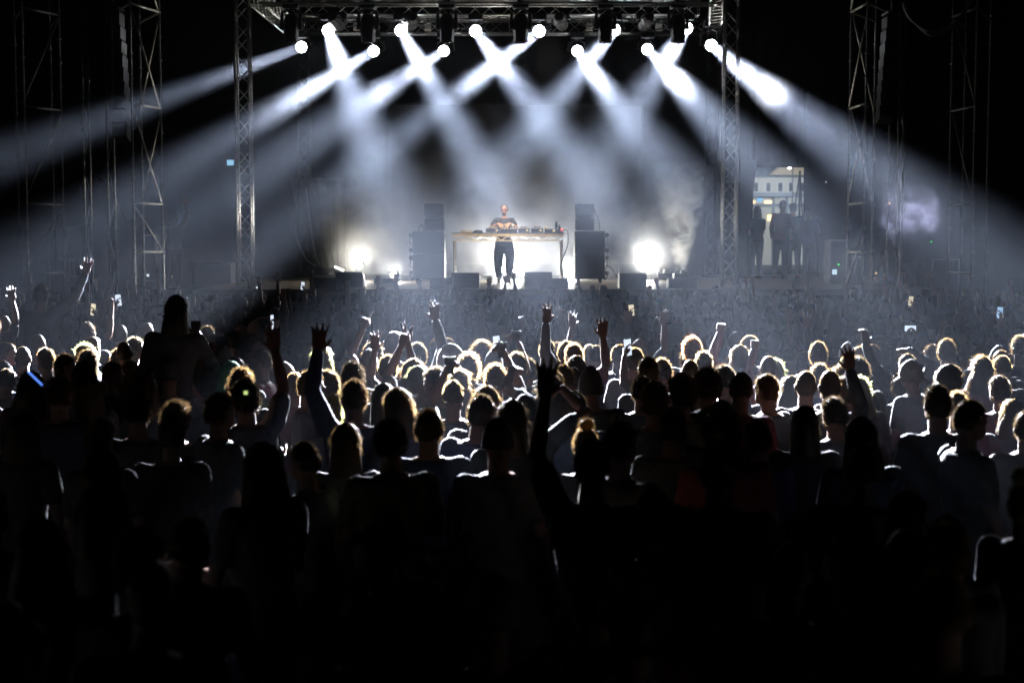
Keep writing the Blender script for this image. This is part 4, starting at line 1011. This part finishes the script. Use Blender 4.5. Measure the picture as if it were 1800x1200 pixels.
def add(px, py, hk, pose='none', top=None, hc=None, H=None, z0=0.0, yaw=None, Y=None, label=None, scr_=0, land=False, hvar=None):
    if H is None: H = rng.uniform(1.58, 1.78)
    if Y is None:
        best = None
        for _ in range(12):
            Yc = depth_for(py, H); x = P(px, py, Yc).x
            dmin = min([(x - a) ** 2 + (Yc - b) ** 2 for a, b in SPOTS] or [9])
            if best is None or dmin > best[0]: best = (dmin, H, Yc)
            if dmin > .16: break
            H = rng.uniform(1.54, 1.82)
        H, Y = best[1], best[2]
    x = P(px, py, Y).x
    SPOTS.append((x, Y))
    if pose == 'none': pose = rng.choice(['none', 'none_m', 'none_j', 'none_j_m', 'front', 'front_m'])
    top = top or rng.choice(DARKTOPS)
    if hc is None:
        hc = rng.choice(['black', 'navy', 'dark grey', 'white', 'tan', 'black']) if hk in 'khnt' else rng.choice(['black', 'dark brown', 'dark brown', 'brown', 'brown', 'blond'] if hk in 'lwu' else ['black', 'dark brown', 'dark brown', 'brown'])
    if hk == 't': hc = top if hc not in CM else hc
    yaw = (rng.uniform(-.42, .42) if rng.random() < .82 else rng.choice((-1, 1)) * rng.uniform(.7, 1.5)) if yaw is None else yaw
    r = person(x, Y, z0, H, hk, pose, top, hc, rng.choice((0, 0, 0, 1, 1, 2, 3)), yaw, rng.randrange(3), rng.randrange(3) if hvar is None else hvar)
    PEOPLE.append(dict(o=r, px=px, py=py, Y=Y, hk=hk, hc=hc, top=top, pose=pose.replace('_m', ''), label=label))
    near = lambda: ('left' if px < 600 else 'middle' if px < 1200 else 'right')
    if pose.startswith('phone1'):
        sx = -1 if pose.endswith('_m') else 1
        PEOPLE[-1]['held'] = phone(r, (sx * .172, .345, 1.87), None, land, scr_, .1 * sx)
    elif pose.startswith('phone'): PEOPLE[-1]['held'] = phone(r, (0, .385, 1.785), None, True, scr_)
    elif pose.startswith('cup'): PEOPLE[-1]['held'] = cup(r, ((-1 if pose.endswith('_m') else 1) * .178, .37, 1.78), None)
    return r

CR = [
 # far left
 (18,548,'s'),(2,556,'s','up'),(130,536,'s','head'),(165,541,'s','peace'),(181,557,'b','peace_m'),(205,536,'b'),(230,545,'s','phone1_m'),(92,561,'s'),(108,573,'k','none',None,'tan'),(127,574,'s'),(149,565,'s'),
 (186,562,'s'),(82,571,'t','none_j','green'),(22,600,'s'),(11,566,'l'),(48,608,'b'),(82,612,'s','none','grey'),(112,622,'s','none',None,'dark brown',None,0,-1.1),(161,634,'l'),(150,612,'c'),(172,606,'b'),(203,613,'s'),
 (235,600,'b','none','maroon'),(243,591,'c'),(215,633,'w','none',None,'blond'),(232,646,'w','none',None,'brown'),(40,652,'w'),(166,652,'l'),(117,664,'s'),
 # behind and right of the shoulder rider
 (369,573,'s'),(372,602,'n','none','maroon','pink'),(402,604,'k','none',None,'white'),(386,633,'t','none_j','olive','green'),(424,570,'k','none',None,'tan'),(417,581,'s'),(425,628,'l'),(398,655,'s'),(430,600,'s'),
 (447,562,'k','head',None,'tan'),(452,588,'s','phone1_m'),(470,575,'s'),(453,615,'s'),(485,610,'s'),(447,660,'c','up',None,'black',1.80),(437,648,'s'),(500,655,'s'),
 (523,598,'c'),(527,554,'s'),(548,566,'s','up'),(520,634,'k'),(561,652,'s'),(524,650,'s'),(577,605,'l','none',None,'blond',1.80),(612,668,'s','up_j_m','navy',None,1.80),
 (603,583,'c','head'),(628,576,'s'),(640,600,'l','point_m'),(620,636,'s'),(590,690,'u'),(615,673,'c'),(666,607,'k'),(664,624,'s','peace'),(690,603,'n','none','purple','purple'),(705,566,'s'),(712,632,'l','point_m'),
 (680,674,'l','none',None,'black',1.78),(726,680,'l'),(735,645,'l','none','grey','blond'),(700,648,'s','up_m'),(650,590,'k','fist'),
 (745,600,'s','up_j'),(762,608,'s'),(770,590,'s'),(776,593,'s'),(797,604,'t','none_j','navy'),(816,577,'k'),(830,595,'c'),(832,619,'c'),(850,609,'s'),(869,573,'s'),(880,596,'s'),(890,590,'s'),(862,640,'s','cup'),(876,612,'k','cup'),
 (920,617,'s'),(922,632,'s'),(945,596,'s'),(976,601,'c'),(925,622,'s','phone1_m','black',None,1.70),(950,590,'l','both'),(990,604,'s','up_j_m','dark grey'),(1000,600,'s'),(1030,605,'s','up_m'),(1060,596,'s','up_j'),(1049,607,'s'),(1006,641,'s'),(1012,625,'l','up'),
 (985,650,'s','elbow_m',None),(770,647,'s'),(797,647,'w','none',None,'brown'),(815,668,'s','cup_m'),(843,678,'l','none','grey','brown',None,0,None,None,None,0,False,2),(880,672,'s','none','pink'),(968,658,'w','none',None,'black'),(1049,643,'n','none','black','black',1.84),
 (889,704,'l','none',None,'black'),(1028,689,'l','none',None,'dark brown'),(940,690,'k','elbow','black','black',1.8),
 # right of centre
 (1083,606,'s'),(1110,611,'s'),(1094,624,'s','none','blue'),(1117,594,'k','up'),(1158,627,'s'),(1184,630,'s','phone1_m'),(1212,589,'c','none',None,'reddish',1.90),(1238,618,'s'),(1200,631,'b','none','pink'),(1255,641,'c'),(1286,570,'k'),(1306,606,'l','fist_j_m','maroon'),
 (1320,588,'s'),(1316,605,'b'),(1347,625,'b','none','red'),(1338,568,'s','both'),(1351,579,'s'),(1384,574,'s'),(1375,632,'w','fist_j_m','maroon','blond'),(1408,620,'s'),(1400,607,'s','up_j'),(1428,590,'k','up_m'),(1450,600,'s'),
 (1189,652,'c'),(1228,663,'l','none',None,'brown'),(1144,667,'c','none','grey','brown',1.80),(1121,661,'s'),(1304,658,'l','none',None,'blond'),(1356,658,'s'),(1380,662,'l','none',None,'black'),(1405,651,'b'),(1270,640,'s'),(1290,655,'s','none','maroon'),
 (1241,703,'l','none',None,'brown'),(1170,718,'s','none',None,'black'),(1300,712,'c','none',None,'black'),(1414,712,'l','none',None,'black'),
 # far right
 (1553,554,'t','none_j','black'),(1503,570,'c'),(1478,586,'s'),(1438,590,'k'),(1478,599,'k'),(1543,594,'w','none',None,'brown'),(1518,608,'s'),(1545,605,'s'),(1618,580,'k','phone'),(1661,580,'s','head'),(1677,596,'s'),(1694,600,'s','fist_m'),
 (1716,606,'l','up_j','blue'),(1765,587,'b'),(1735,602,'k'),(1595,622,'s','camera','black'),(1700,585,'l'),(1640,606,'s'),(1780,610,'l','up_j'),(1795,590,'s'),
 (1455,651,'b'),(1523,627,'s'),(1497,662,'s','none','grey'),(1531,663,'w','none',None,'blond'),(1571,652,'c'),(1615,631,'h','none',None,'olive'),(1570,610,'s'),(1643,675,'s','none_j','black','black',1.82),(1680,690,'s','none',None,'brown'),(1725,626,'w','none',None,'brown'),(1665,640,'l'),(1770,660,'s'),
 (1430,640,'s'),(1475,625,'s'),(1490,640,'c'),
 # dark foreground
 (813,694,'s','none',None,'black',1.82),(872,730,'k','none',None,'black'),(600,745,'l','none',None,'brown'),(450,780,'l','none',None,'brown'),(190,740,'s'),(285,728,'s'),(560,772,'s','none',None,'dark brown'),(1045,736,'u','none',None,'brown'),
 (1105,740,'s','none','tan','black',1.78,0,-.7),(1270,772,'s','none',None,'black',1.84),(1535,733,'l','none',None,'black'),(1590,866,'l','none',None,'dark brown'),(1660,912,'s'),(590,1064,'s','none',None,'black'),(1640,1010,'s','none','olive'),
 (1045,772,'s','up_m','black','black',1.80),(70,690,'s'),(140,690,'l'),(250,690,'s'),(330,700,'c'),(390,690,'s','none','grey'),(700,735,'s'),(760,720,'s'),(1480,700,'s','up_j'),(1350,740,'s'),(1700,700,'s'),(1760,700,'l'),(1800,720,'s'),(20,720,'l'),
]
add(293, 628, 'k', 'carry', 'black', 'black', 1.80, 0, 0.0, 11.2, 'man in black cap carrying a dark-haired rider on the shoulders')
rider = add(293, 519, 'l', 'ride', 'black', 'black', 1.0, 0, 0.0, 11.35, 'dark-haired person in loose black top riding high on someone\'s shoulders', hvar=2)
def seat(r, hk, head_px, head_py, Y):
    """lift a rider so that the head top sits at the pixel"""
    s = 1.0; r.scale = (s, s, s); t = P(head_px, head_py, Y); r.location = (t.x, Y, t.z - HS[hk] * s)
seat(rider, 'l', 293, 519, 11.35)
PEOPLE[-1]['held'] = cup(rider, (.095, .33, 1.43), None)
add(72, 560, 's', 'carry', 'black', None, 1.76, 0, 0.0, 15.3, 'short-haired person carrying the waving rider at the far left')
yc = PEOPLE[-1]['Y']
rider2 = add(70, 499, 's', 'ride_wave', 'black', 'black', 1.0, 0, -.1, yc + .12, 'rider in dark jacket waving an open hand above the far left crowd')
seat(rider2, 's', 70, 499, yc + .12)
for e in CR: add(*e)
# hands and heads silhouetted against the stage front
for px, py, pose, hk in ((668, 520, 'up', 's'), (690, 524, 'up_m', 'l'), (733, 522, 'fist', 's'), (818, 514, 'fist_m', 's'), (848, 520, 'up', 'k'), (880, 523, 'both', 's'), (908, 521, 'up_m', 's'), (1018, 520, 'fist_j', 's'), (1138, 518, 'fist', 's'), (455, 510, 'up', 's'),
                     (1240, 512, 'cup', 's'), (500, 525, 'phone1', 's'), (345, 512, 's', 's')):
    add(px, py, hk, pose if pose != 's' else 'none', None, None, rng.uniform(1.70, 1.80), Y=rng.uniform(24.5, 27.5))
    e = PEOPLE[-1]; e['o'].location.x = W(px, e['Y'])
for px, py in ((322, 530), (122, 548), (1120, 545), (1582, 530), (1730, 552)):
    add(px, py + 12, rng.choice('ssklc'), 'phone1' if px % 4 else 'phone1_m', scr_=rng.randrange(4))
# the rest of the near crowd, in the dark
tries = 0
while tries < 9000 and len(PEOPLE) < 298:
    tries += 1
    Y = rng.uniform(3.6, 7) if rng.random() < .3 else math.sqrt(rng.uniform(8.5 ** 2, 16.5 ** 2))
    x = rng.uniform(-.405, .405) * Y
    if not free(x, Y, .40): continue
    H = rng.uniform(1.56, 1.76); t = Vector((x, Y, H))
    # photograph pixel of the head top
    dz = H - CAMZ; cy_ = math.cos(TILT) * dz + math.sin(TILT) * Y; cz_ = math.cos(TILT) * Y - math.sin(TILT) * dz
    px, py = 900 + F * x / cz_, 600 - F * cy_ / cz_
    if Y < 4.2 and abs(px - 900) < 0: continue
    add(px, py, rng.choice('sssssssllckbkwpu'), 'none', Y=Y, H=H)
# the hazy far crowd that reads as one mass
def lowpoly(right, left, hairk):
    mb, tr, pt = body(right, left, LEGS_STAND, hands=right != 'down')
    a = remesh(tr, .045, 1); b_ = remesh(pt, .06, 1)
    mb2 = MB(); mb2.v, mb2.f = [], []
    c_ = remesh(mb, .024 if right == 'down' else .02, 1)
    hm = HAIR[hairk]
    out = []
    for me, k, off in ((c_, 0, Vector()), (a, 1, Vector()), (b_, 1, Vector())):
        v = np.empty(len(me.vertices) * 3); me.vertices.foreach_get('co', v); out.append((v.reshape(-1, 3), [tuple(p.vertices) for p in me.polygons], k))
    h_ = MB(); shell(h_, .012, .005, lowz=-.6, n=16, m=10)
    if hairk[0] == 'l': long_core(h_, .32)
    out.append((np.array(h_.v) + np.array(HC), h_.f, 2))
    return out
LP = [lowpoly('down', 'down', 's0'), lowpoly('down', 'down', 'l0'), lowpoly('up', 'down', 's0')]
vs, fs, ks, nv = [], [], [], 0
cnt = 0; tries = 0
while cnt < 430 and tries < 12000:
    tries += 1
    Y = rng.uniform(14.0, 28.6); x = rng.uniform(-.40, .40) * Y
    if not free(x, Y, .38): continue
    SPOTS.append((x, Y)); cnt += 1
    a = rng.uniform(-.5, .5); s = rng.uniform(.90, 1.03)
    Rm = np.array([[math.cos(a), -math.sin(a), 0], [math.sin(a), math.cos(a), 0], [0, 0, 1]]) * s
    for v, f, k in LP[rng.choices((0, 1, 2), (6, 3, 1))[0]]:
        vs.append(v @ Rm.T + np.array([x, Y, 0])); fs += [tuple(i + nv for i in q_) for q_ in f]; ks += [k if k != 1 else rng.choice((1, 3, 4))] * len(f); nv += len(v)
me = bpy.data.meshes.new('crowd'); me.from_pydata(np.concatenate(vs).tolist(), [], fs)
for m_ in (SKIN[0], CM['black'], HM['dark brown'], CM['navy'], CM['dark grey']): me.materials.append(m_)
me.polygons.foreach_set('material_index', ks); me.polygons.foreach_set('use_smooth', [True] * len(fs)); me.update()
co = bpy.data.objects.new('crowd', me); C.objects.link(co); tag(co, 'hazy mass of far concertgoers packed up to the stage front', 'crowd', kind='stuff')

# ------------------------------------------------------------------ people on the stage wings
for px, py, Y, hk, pose, top, yaw, lab in ((1330, 362, 38.0, 'l', 'front', 'black', .5, 'long-haired wing onlooker standing leftmost against the bright gap'), (1371, 352, 37.6, 's', 'bag', 'maroon', -.5, 'person in a dark reddish top holding a bag in front of the gap'),
                                   (1397, 358, 38.4, 's', 'none_j', 'black', .2, 'dark wing onlooker standing at the right side of the gap'), (1428, 366, 38.0, 'l', 'none_j', 'navy', -.6, 'dim wing onlooker in the shadow right of the gap')):
    p = P(px, py, Y); add(px, py, hk, pose, top, None, p.z - FLOOR, FLOOR, yaw, Y, lab)
for px, py, Y, pose, lab in ((303, 372, 33.0, 'up_j', 'dim crew member with one raised hand beside the left scaffold tower'), (1560, 420, 33.4, 'none_j', 'barely visible crew member behind the right scaffold tower')):
    p = P(px, py, Y); zb_ = p.z - 1.78; add(px, py, 's', pose, 'dark grey', None, 1.78, zb_, .3, Y, lab)
    r = empty('wing_riser', (p.x, Y, 0)); tag(r, 'dark riser under the crew member at the %s scaffold' % ('left' if px < 900 else 'right'), 'riser')
    MB().box((0, 0, zb_ / 2 - .005), (1.4, 1.0, zb_ - .01), bev=.01).build('platform', M['black_cloth'], r); MB().box((0, 0, zb_ - .012), (1.44, 1.04, .02)).build('top_board', M['black_metal'], r)
bg_ = [e for e in PEOPLE if e['pose'] == 'bag'][0]['o']
hb = empty('handbag', local(bg_, (.0, .33, .98))); tag(hb, 'reddish brown handbag held by the person in front of the gap', 'bag')
lth = pmat('leather', (.30, .10, .07), .5, bump=.2)
loft_ = MB(); loft(loft_, [(-.14, .19, .07, 0, 0), (-.02, .18, .075, 0, 0), (.10, .13, .04, 0, 0), (.12, .11, .02, 0, 0)]); loft_.build('bag_body', lth, hb, True)
MB().path([(-.08, 0, .10), (-.07, 0, .2), (0, 0, .24), (.07, 0, .2), (.08, 0, .10)], .01).build('strap', lth, hb, True)

# glow stick in the left crowd
p = P(62, 665, 8.3); gs = empty('glow_stick', p); tag(gs, 'blue glow stick tilted among the dark heads at the left', 'glow stick')
dv = (P(75, 678, 8.3) - P(50, 654, 8.3)) / 2
MB().tube(-dv, dv, .006, n=10).build('tube', pmat('blue_glow', (.1, .25, 1), emit=(.12, .28, 1.0), estr=1.2), gs)
MB().tube(dv, dv * 1.12, .007, n=10).build('end_cap', M['black_plastic'], gs)
for (px, py, Y, lab) in ((1424, 1100, 5.2, 'tiny white glint of a lit gadget in the lower right dark'), (432, 690, 8.2, 'tiny greenish lit trinket on a dark jacket left of centre')):
    led(px, py, Y, (.75, .8, 1.0) if px > 1000 else (.7, .9, .3), .012 if px > 1000 else .02, lab, .9, 'small_light')

# ------------------------------------------------------------------ the DJ
dmb, dtr, dpt = body('dj', 'dj', vox=.0065)
dj = empty('person', (W(886, 34.62), 34.62, FLOOR + .03), math.pi); dj.scale = (1.045,) * 3
tag(dj, 'bearded DJ in black printed t-shirt behind the metal table', 'person')
child('body', remesh(dmb, .0065, 2, 'body'), SKIN[0], dj)
child('shirt', remesh(dtr, .014, 3, 'shirt'), CM['black'], dj)
pt = MB(); loft(pt, [(.80, .15, .115, 0, 0), (.90, .182, .13, 0, 0), (.985, .165, .118, 0, 0), (1.0, .16, .115, 0, 0)])
for s in (-1, 1): limb(pt, [(s * .095, 0, .88), (s * .125, 0, .66), (s * .135, .02, .48), (s * .13, 0, .30), (s * .115, -.015, .12)], [.115, .118, .105, .098, .070], 14); ball(pt, (s * .215, 0, .58), (.03, .07, .09), 10)
child('trousers', remesh(pt, .016, 2, 'trousers'), JEANS[1], dj)
for s in (-1, 1):
    sh = MB(); limb(sh, [(s * .105, -.05, .05), (s * .115, .06, .045), (s * .125, .18, .035)], [.048, .05, .038], 12); sh.box((s * .115, .06, -.010), (.105, .30, .028), Matrix.Rotation(-s * .06, 3, 'Z'), bev=.012)
    sh.build('shoe', M['rubber'], dj, True)
m = MB(); shell(m, .006, .003, 12, 77, -.6); strands(m, 500, .004, .012, 78, .3, .4, .002, 2, -.6)
ho = m.build('hair', HM['dark brown'], dj, True); ho.location = HC + Vector((0, -.022, .006))
m = MB(); ball(m, (0, .052, -.078), (.047, .045, .042), 14); ball(m, (0, .088, -.045), (.028, .012, .007), 8); bo = m.build('beard', HM['dark brown'], dj, True); bo.location = HC
m = MB()
for s in (-1, 1):
    pts = [(s * .033 + .025 * math.cos(a), .102 - .006 * abs(math.cos(a)), .006 + .021 * math.sin(a)) for a in np.linspace(0, 2 * math.pi, 15)]
    m.path(pts, .004, 6); m.path([(s * .058, .098, .01), (s * .078, .06, .012), (s * .08, -.01, .008)], .0035, 6)
m.path([(-.010, .104, .010), (.010, .104, .010)], .0035, 6)
g_ = m.build('glasses', pmat('glasses_frame', (.12, .02, .03), .25), dj, True); g_.location = HC
m = MB()
for s in (-1, 1): m.lathe([(.022, 0), (.022, .003)], (s * .033, .099, .006), (0, 1, 0), 16)
l_ = m.build('spectacle_lenses', pmat('spectacle_glass', (.35, .07, .07), .05, trans=.4), dj); l_.location = HC
m = MB(); m.lathe([(.028, 0), (.03, .018), (.02, .026)], (-.082, -.005, -.008), (-1, 0, 0), 14); m.path([(-.09, -.005, .02), (-.07, -.01, .10), (0, -.01, .132), (.07, -.01, .10), (.085, -.005, .03)], .007, 6)
h_ = m.build('headphones', M['black_plastic'], dj, True); h_.location = HC
# pale circular print on the chest
m = MB()
for cx in (-.05, .055):
    for rr in (.048, .034):
        m.path([(cx + rr * math.cos(a), .131 - abs(cx) * .12, 1.27 + rr * 1.15 * math.sin(a)) for a in np.linspace(.3, 5.6, 18)], .004, 5)
m.build('shirt_print', pmat('print_ink', (.62, .45, .2), .7), dj)
wb = MB(); e, wq, hd_, pn_, k_ = ARMS['dj']; a_, b2 = Vector((-e[0], e[1], e[2])), Vector((-wq[0], wq[1], wq[2]))
wb.tube(a_.lerp(b2, .55), a_.lerp(b2, .75), .040, .037, 12); wb.build('wristband', M['white'], dj)

# ------------------------------------------------------------------ labels that single out each person
def side(px):
    b = (0, 200, 400, 600, 800, 1000, 1200, 1400, 1600)
    n_ = ('far left edge', 'near left scaffold', 'below left front post', 'left of centre', 'below the DJ', 'below right stack', 'below right front post', 'near right scaffold', 'far right edge')
    return n_[max(i for i in range(9) if px >= b[i] or i == 0)]
ACT = {'up': 'arm straight up', 'up_j': 'sleeved arm up', 'both': 'both arms up', 'both_o': 'arms thrown wide', 'fist': 'fist raised', 'fist_j': 'sleeved fist raised', 'point': 'finger pointing up', 'peace': 'two fingers up',
       'phone': 'filming with phone', 'phone1': 'phone held up', 'cup': 'beer held up', 'head': 'hand on head', 'elbow': 'bent arm raised', 'camera': 'hands up filming'}
HD['c'] = 'curly {} hair'
ORD = ['leftmost', 'second', 'third', 'fourth', 'fifth', 'sixth', 'seventh', 'eighth', 'ninth', 'tenth', 'eleventh', 'twelfth', 'thirteenth', 'fourteenth', 'fifteenth']
groups = {}
for e in PEOPLE:
    tag(e['o'], None, 'person', 'concertgoers seen from behind' if e['o'].location.z < .5 else 'people above the crowd')
    if e['label']: e['o']['label'] = e['label']; continue
    Y = e['Y']; act = ACT.get(e['pose'], '')
    zone = 'hazy rows' if Y > 16 else 'rim-lit rows' if Y > 9.2 else 'darker rows' if Y > 6.2 else 'black foreground'
    if Y > 7.5: d = 'person, %s, %s' % (HD[e['hk']].format(e['hc']), act or e['top'] + ' top')
    else: d = 'dark silhouette, ' + ' '.join(HD[e['hk']].format('').split()) + (', ' + act if act else '')
    groups.setdefault((d, zone, side(e['px'])), []).append(e)
for (d, zone, sd), es in groups.items():
    es.sort(key=lambda e: e['px'])
    for i, e in enumerate(es):
        pre = '' if len(es) == 1 else ('left one: ', 'right one: ')[i] if len(es) == 2 else '%s of %d: ' % (ORD[i], len(es))
        lab = '%s%s, %s, %s' % (pre, d, zone, sd)
        if len(lab.split()) > 16: lab = lab.replace('person, ', '')
        e['o']['label'] = lab
hk_n = {}
for e in PEOPLE:
    if 'held' in e:
        h = e['held']; kind = 'lit phone' if h['category'] == 'phone' else 'plastic beer cup'
        who = HD[e['hk']].format(e['hc'] if e['hk'] != 'b' else '').strip()
        lab = '%s held up by the person with %s %s' % (kind, who, side(e['px']))
        hk_n.setdefault(lab, []).append((e['px'], h))
for lab, hs in hk_n.items():
    hs.sort(key=lambda t: t[0])
    for i, (px, h) in enumerate(hs):
        h['label'] = lab if len(hs) == 1 else '%s %s' % (ORD[i], lab)
        if len(h['label'].split()) > 16: h['label'] = h['label'].replace('held up by the person', 'held by person')

# ------------------------------------------------------------------ haze and smoke
def vol_mat(name, dens, col, an, noise=None):
    m = bpy.data.materials.new(name); m.use_nodes = True; t = m.node_tree; t.nodes.clear()
    out = t.nodes.new('ShaderNodeOutputMaterial'); pv = t.nodes.new('ShaderNodeVolumePrincipled')
    pv.inputs['Color'].default_value = (*col, 1); pv.inputs['Density'].default_value = dens; pv.inputs['Anisotropy'].default_value = an
    t.links.new(pv.outputs[0], out.inputs['Volume'])
    if noise: noise(t, pv)
    return m
hz = MB().box((0, 105, 5.5), (330, 255, 13.0)).build('haze', vol_mat('haze_air', 0.00025, (0.72, 0.82, 1.0), 0.55))
tag(hz, kind='stuff')

def math_n(t, op, a, b=None, clamp=False):
    n = t.nodes.new('ShaderNodeMath'); n.operation = op; n.use_clamp = clamp
    for i, x in enumerate((a, b)):
        if x is None: continue
        if isinstance(x, (int, float)): n.inputs[i].default_value = x
        else: t.links.new(x, n.inputs[i])
    return n.outputs[0]
def smoke(name, loc, size, dens, scale, lo, hi, label, an=0.35, col=(0.9, 0.93, 1.0), shape='ball', warp=0.0, detail=4, seed=0.0):
    """cloud of smoke: noise density inside an ellipsoid (or cone) domain fading to nothing at its skin"""
    def nz(t, pv):
        tc = t.nodes.new('ShaderNodeTexCoord')
        n = t.nodes.new('ShaderNodeTexNoise'); n.noise_dimensions = '4D'; n.inputs['W'].default_value = seed
        n.inputs['Scale'].default_value = scale; n.inputs['Detail'].default_value = detail; n.inputs['Roughness'].default_value = 0.6; n.inputs['Distortion'].default_value = warp
        mp = t.nodes.new('ShaderNodeMapping'); mp.inputs['Scale'].default_value = size
        t.links.new(tc.outputs['Object'], mp.inputs[0]); t.links.new(mp.outputs[0], n.inputs['Vector'])
        r = t.nodes.new('ShaderNodeMapRange'); r.interpolation_type = 'SMOOTHSTEP'
        r.inputs['From Min'].default_value = lo; r.inputs['From Max'].default_value = hi
        t.links.new(n.outputs['Fac'], r.inputs['Value'])
        if shape == 'ball':
            ln = t.nodes.new('ShaderNodeVectorMath'); ln.operation = 'LENGTH'; t.links.new(tc.outputs['Object'], ln.inputs[0])
            fo = math_n(t, 'SUBTRACT', 1.0, ln.outputs['Value'], True); fo = math_n(t, 'MULTIPLY', fo, 2.2, True)
        else:
            sx = t.nodes.new('ShaderNodeSeparateXYZ'); t.links.new(tc.outputs['Object'], sx.inputs[0])
            z01 = math_n(t, 'MULTIPLY_ADD', sx.outputs[2], 0.5); z01.node.inputs[2].default_value = 0.5
            if shape == 'cone':
                rad = math_n(t, 'SQRT', math_n(t, 'ADD', math_n(t, 'POWER', sx.outputs[0], 2), math_n(t, 'POWER', sx.outputs[1], 2)))
                wd = math_n(t, 'MULTIPLY_ADD', z01, 0.72); wd.node.inputs[2].default_value = 0.13
                fo = math_n(t, 'SUBTRACT', 1.0, math_n(t, 'DIVIDE', rad, wd), True); fo = math_n(t, 'MULTIPLY', fo, 2.5, True)
                top = math_n(t, 'SUBTRACT', 1.0, z01, True); top = math_n(t, 'MULTIPLY', top, 1.5, True)
                fo = math_n(t, 'MULTIPLY', fo, top)
                fo = math_n(t, 'DIVIDE', fo, math_n(t, 'MULTIPLY', wd, 1.6))
            else:
                ax = [math_n(t, 'SUBTRACT', 1.0, math_n(t, 'ABSOLUTE', sx.outputs[k]), True) for k in range(3)]
                fo = math_n(t, 'MULTIPLY', math_n(t, 'MULTIPLY', math_n(t, 'MULTIPLY', ax[0], 3, True), math_n(t, 'MULTIPLY', ax[1], 3, True)), math_n(t, 'MULTIPLY', ax[2], 3, True))
        d = math_n(t, 'MULTIPLY', math_n(t, 'MULTIPLY', r.outputs[0], fo), dens)
        t.links.new(d, pv.inputs['Density'])
    m = vol_mat(name + '_vol', dens, col, an, nz)
    o = MB().box((0, 0, 0), (2, 2, 2)).build(name, m); o.location = loc; o.scale = [s_ for s_ in size]
    tag(o, label, 'smoke', kind='stuff'); return o
smoke('stage_smoke', (-0.3, 34.5, 4.4), (6.4, 7.0, 3.6), 0.0044, 0.45, 0.38, 0.70, 'drifting stage smoke under the roof trusses', shape='box', warp=0.5, seed=1.3, detail=3, col=(0.78, 0.86, 1.0))
smoke('crowd_smoke', (-0.2, 19.0, 1.95), (6.0, 8.5, 0.80), 0.00014, 0.25, 0.25, 0.75, 'thin smoke drifting from the stage over the middle of the crowd', shape='box', warp=0.0, seed=5.3, detail=2)
c = P(672, 420, 36.4); smoke('smoke_cloud', (c.x, 36.4, 2.9), (1.75, 1.4, 2.2), 0.5, 1.3, 0.38, 0.68, 'bright smoke cloud rising left of the left speaker stack', warp=0.8, seed=4.2, col=(0.95, 0.94, 0.88))
c = P(1135, 440, 36.6); smoke('smoke_cloud', (c.x, 36.5, 2.5), (0.95, 0.8, 1.1), 0.28, 1.6, 0.38, 0.66, 'glowing smoke around the brightest floor light', warp=0.8, seed=8.8, col=(0.95, 0.95, 0.88))
c = P(1196, 400, 35.2); smoke('smoke_jet', (c.x + 0.02, 35.2, FLOOR + 0.28 + 1.35), (1.1, 0.8, 1.35), 1.7, 2.6, 0.38, 0.60, 'white smoke jet rising from the deck at the right', shape='cone', warp=0.8, seed=2.7, col=(0.96, 0.96, 0.92))
c = P(900, 410, 38.3); smoke('smoke_cloud', (c.x, 36.5, 3.0), (5.4, 1.7, 2.6), 0.62, 0.7, 0.36, 0.7, 'low smoke bank across the back of the stage behind the DJ', warp=0.5, seed=7.9)
c = P(1592, 376, 16.9); smoke('smoke_puff', c, (0.46, 0.4, 0.40), 0.05, 4.5, 0.50, 0.72, 'lavender puff of smoke by the right scaffold tower', warp=1.6, seed=3.1, col=(0.74, 0.74, 1.0))
c = P(1335, 158, 27.4); smoke('smoke_wisp', c, (1.0, 1.6, 0.9), 0.007, 2.0, 0.36, 0.66, 'thick smoke drifting in the brightest right beam', warp=1.0, seed=6.1)
c = P(1185, 138, 30.8); smoke('smoke_wisp', c, (0.6, 1.4, 0.65), 0.009, 2.2, 0.36, 0.66, 'thick smoke in the white beam over the right jet', warp=1.0, seed=9.4)
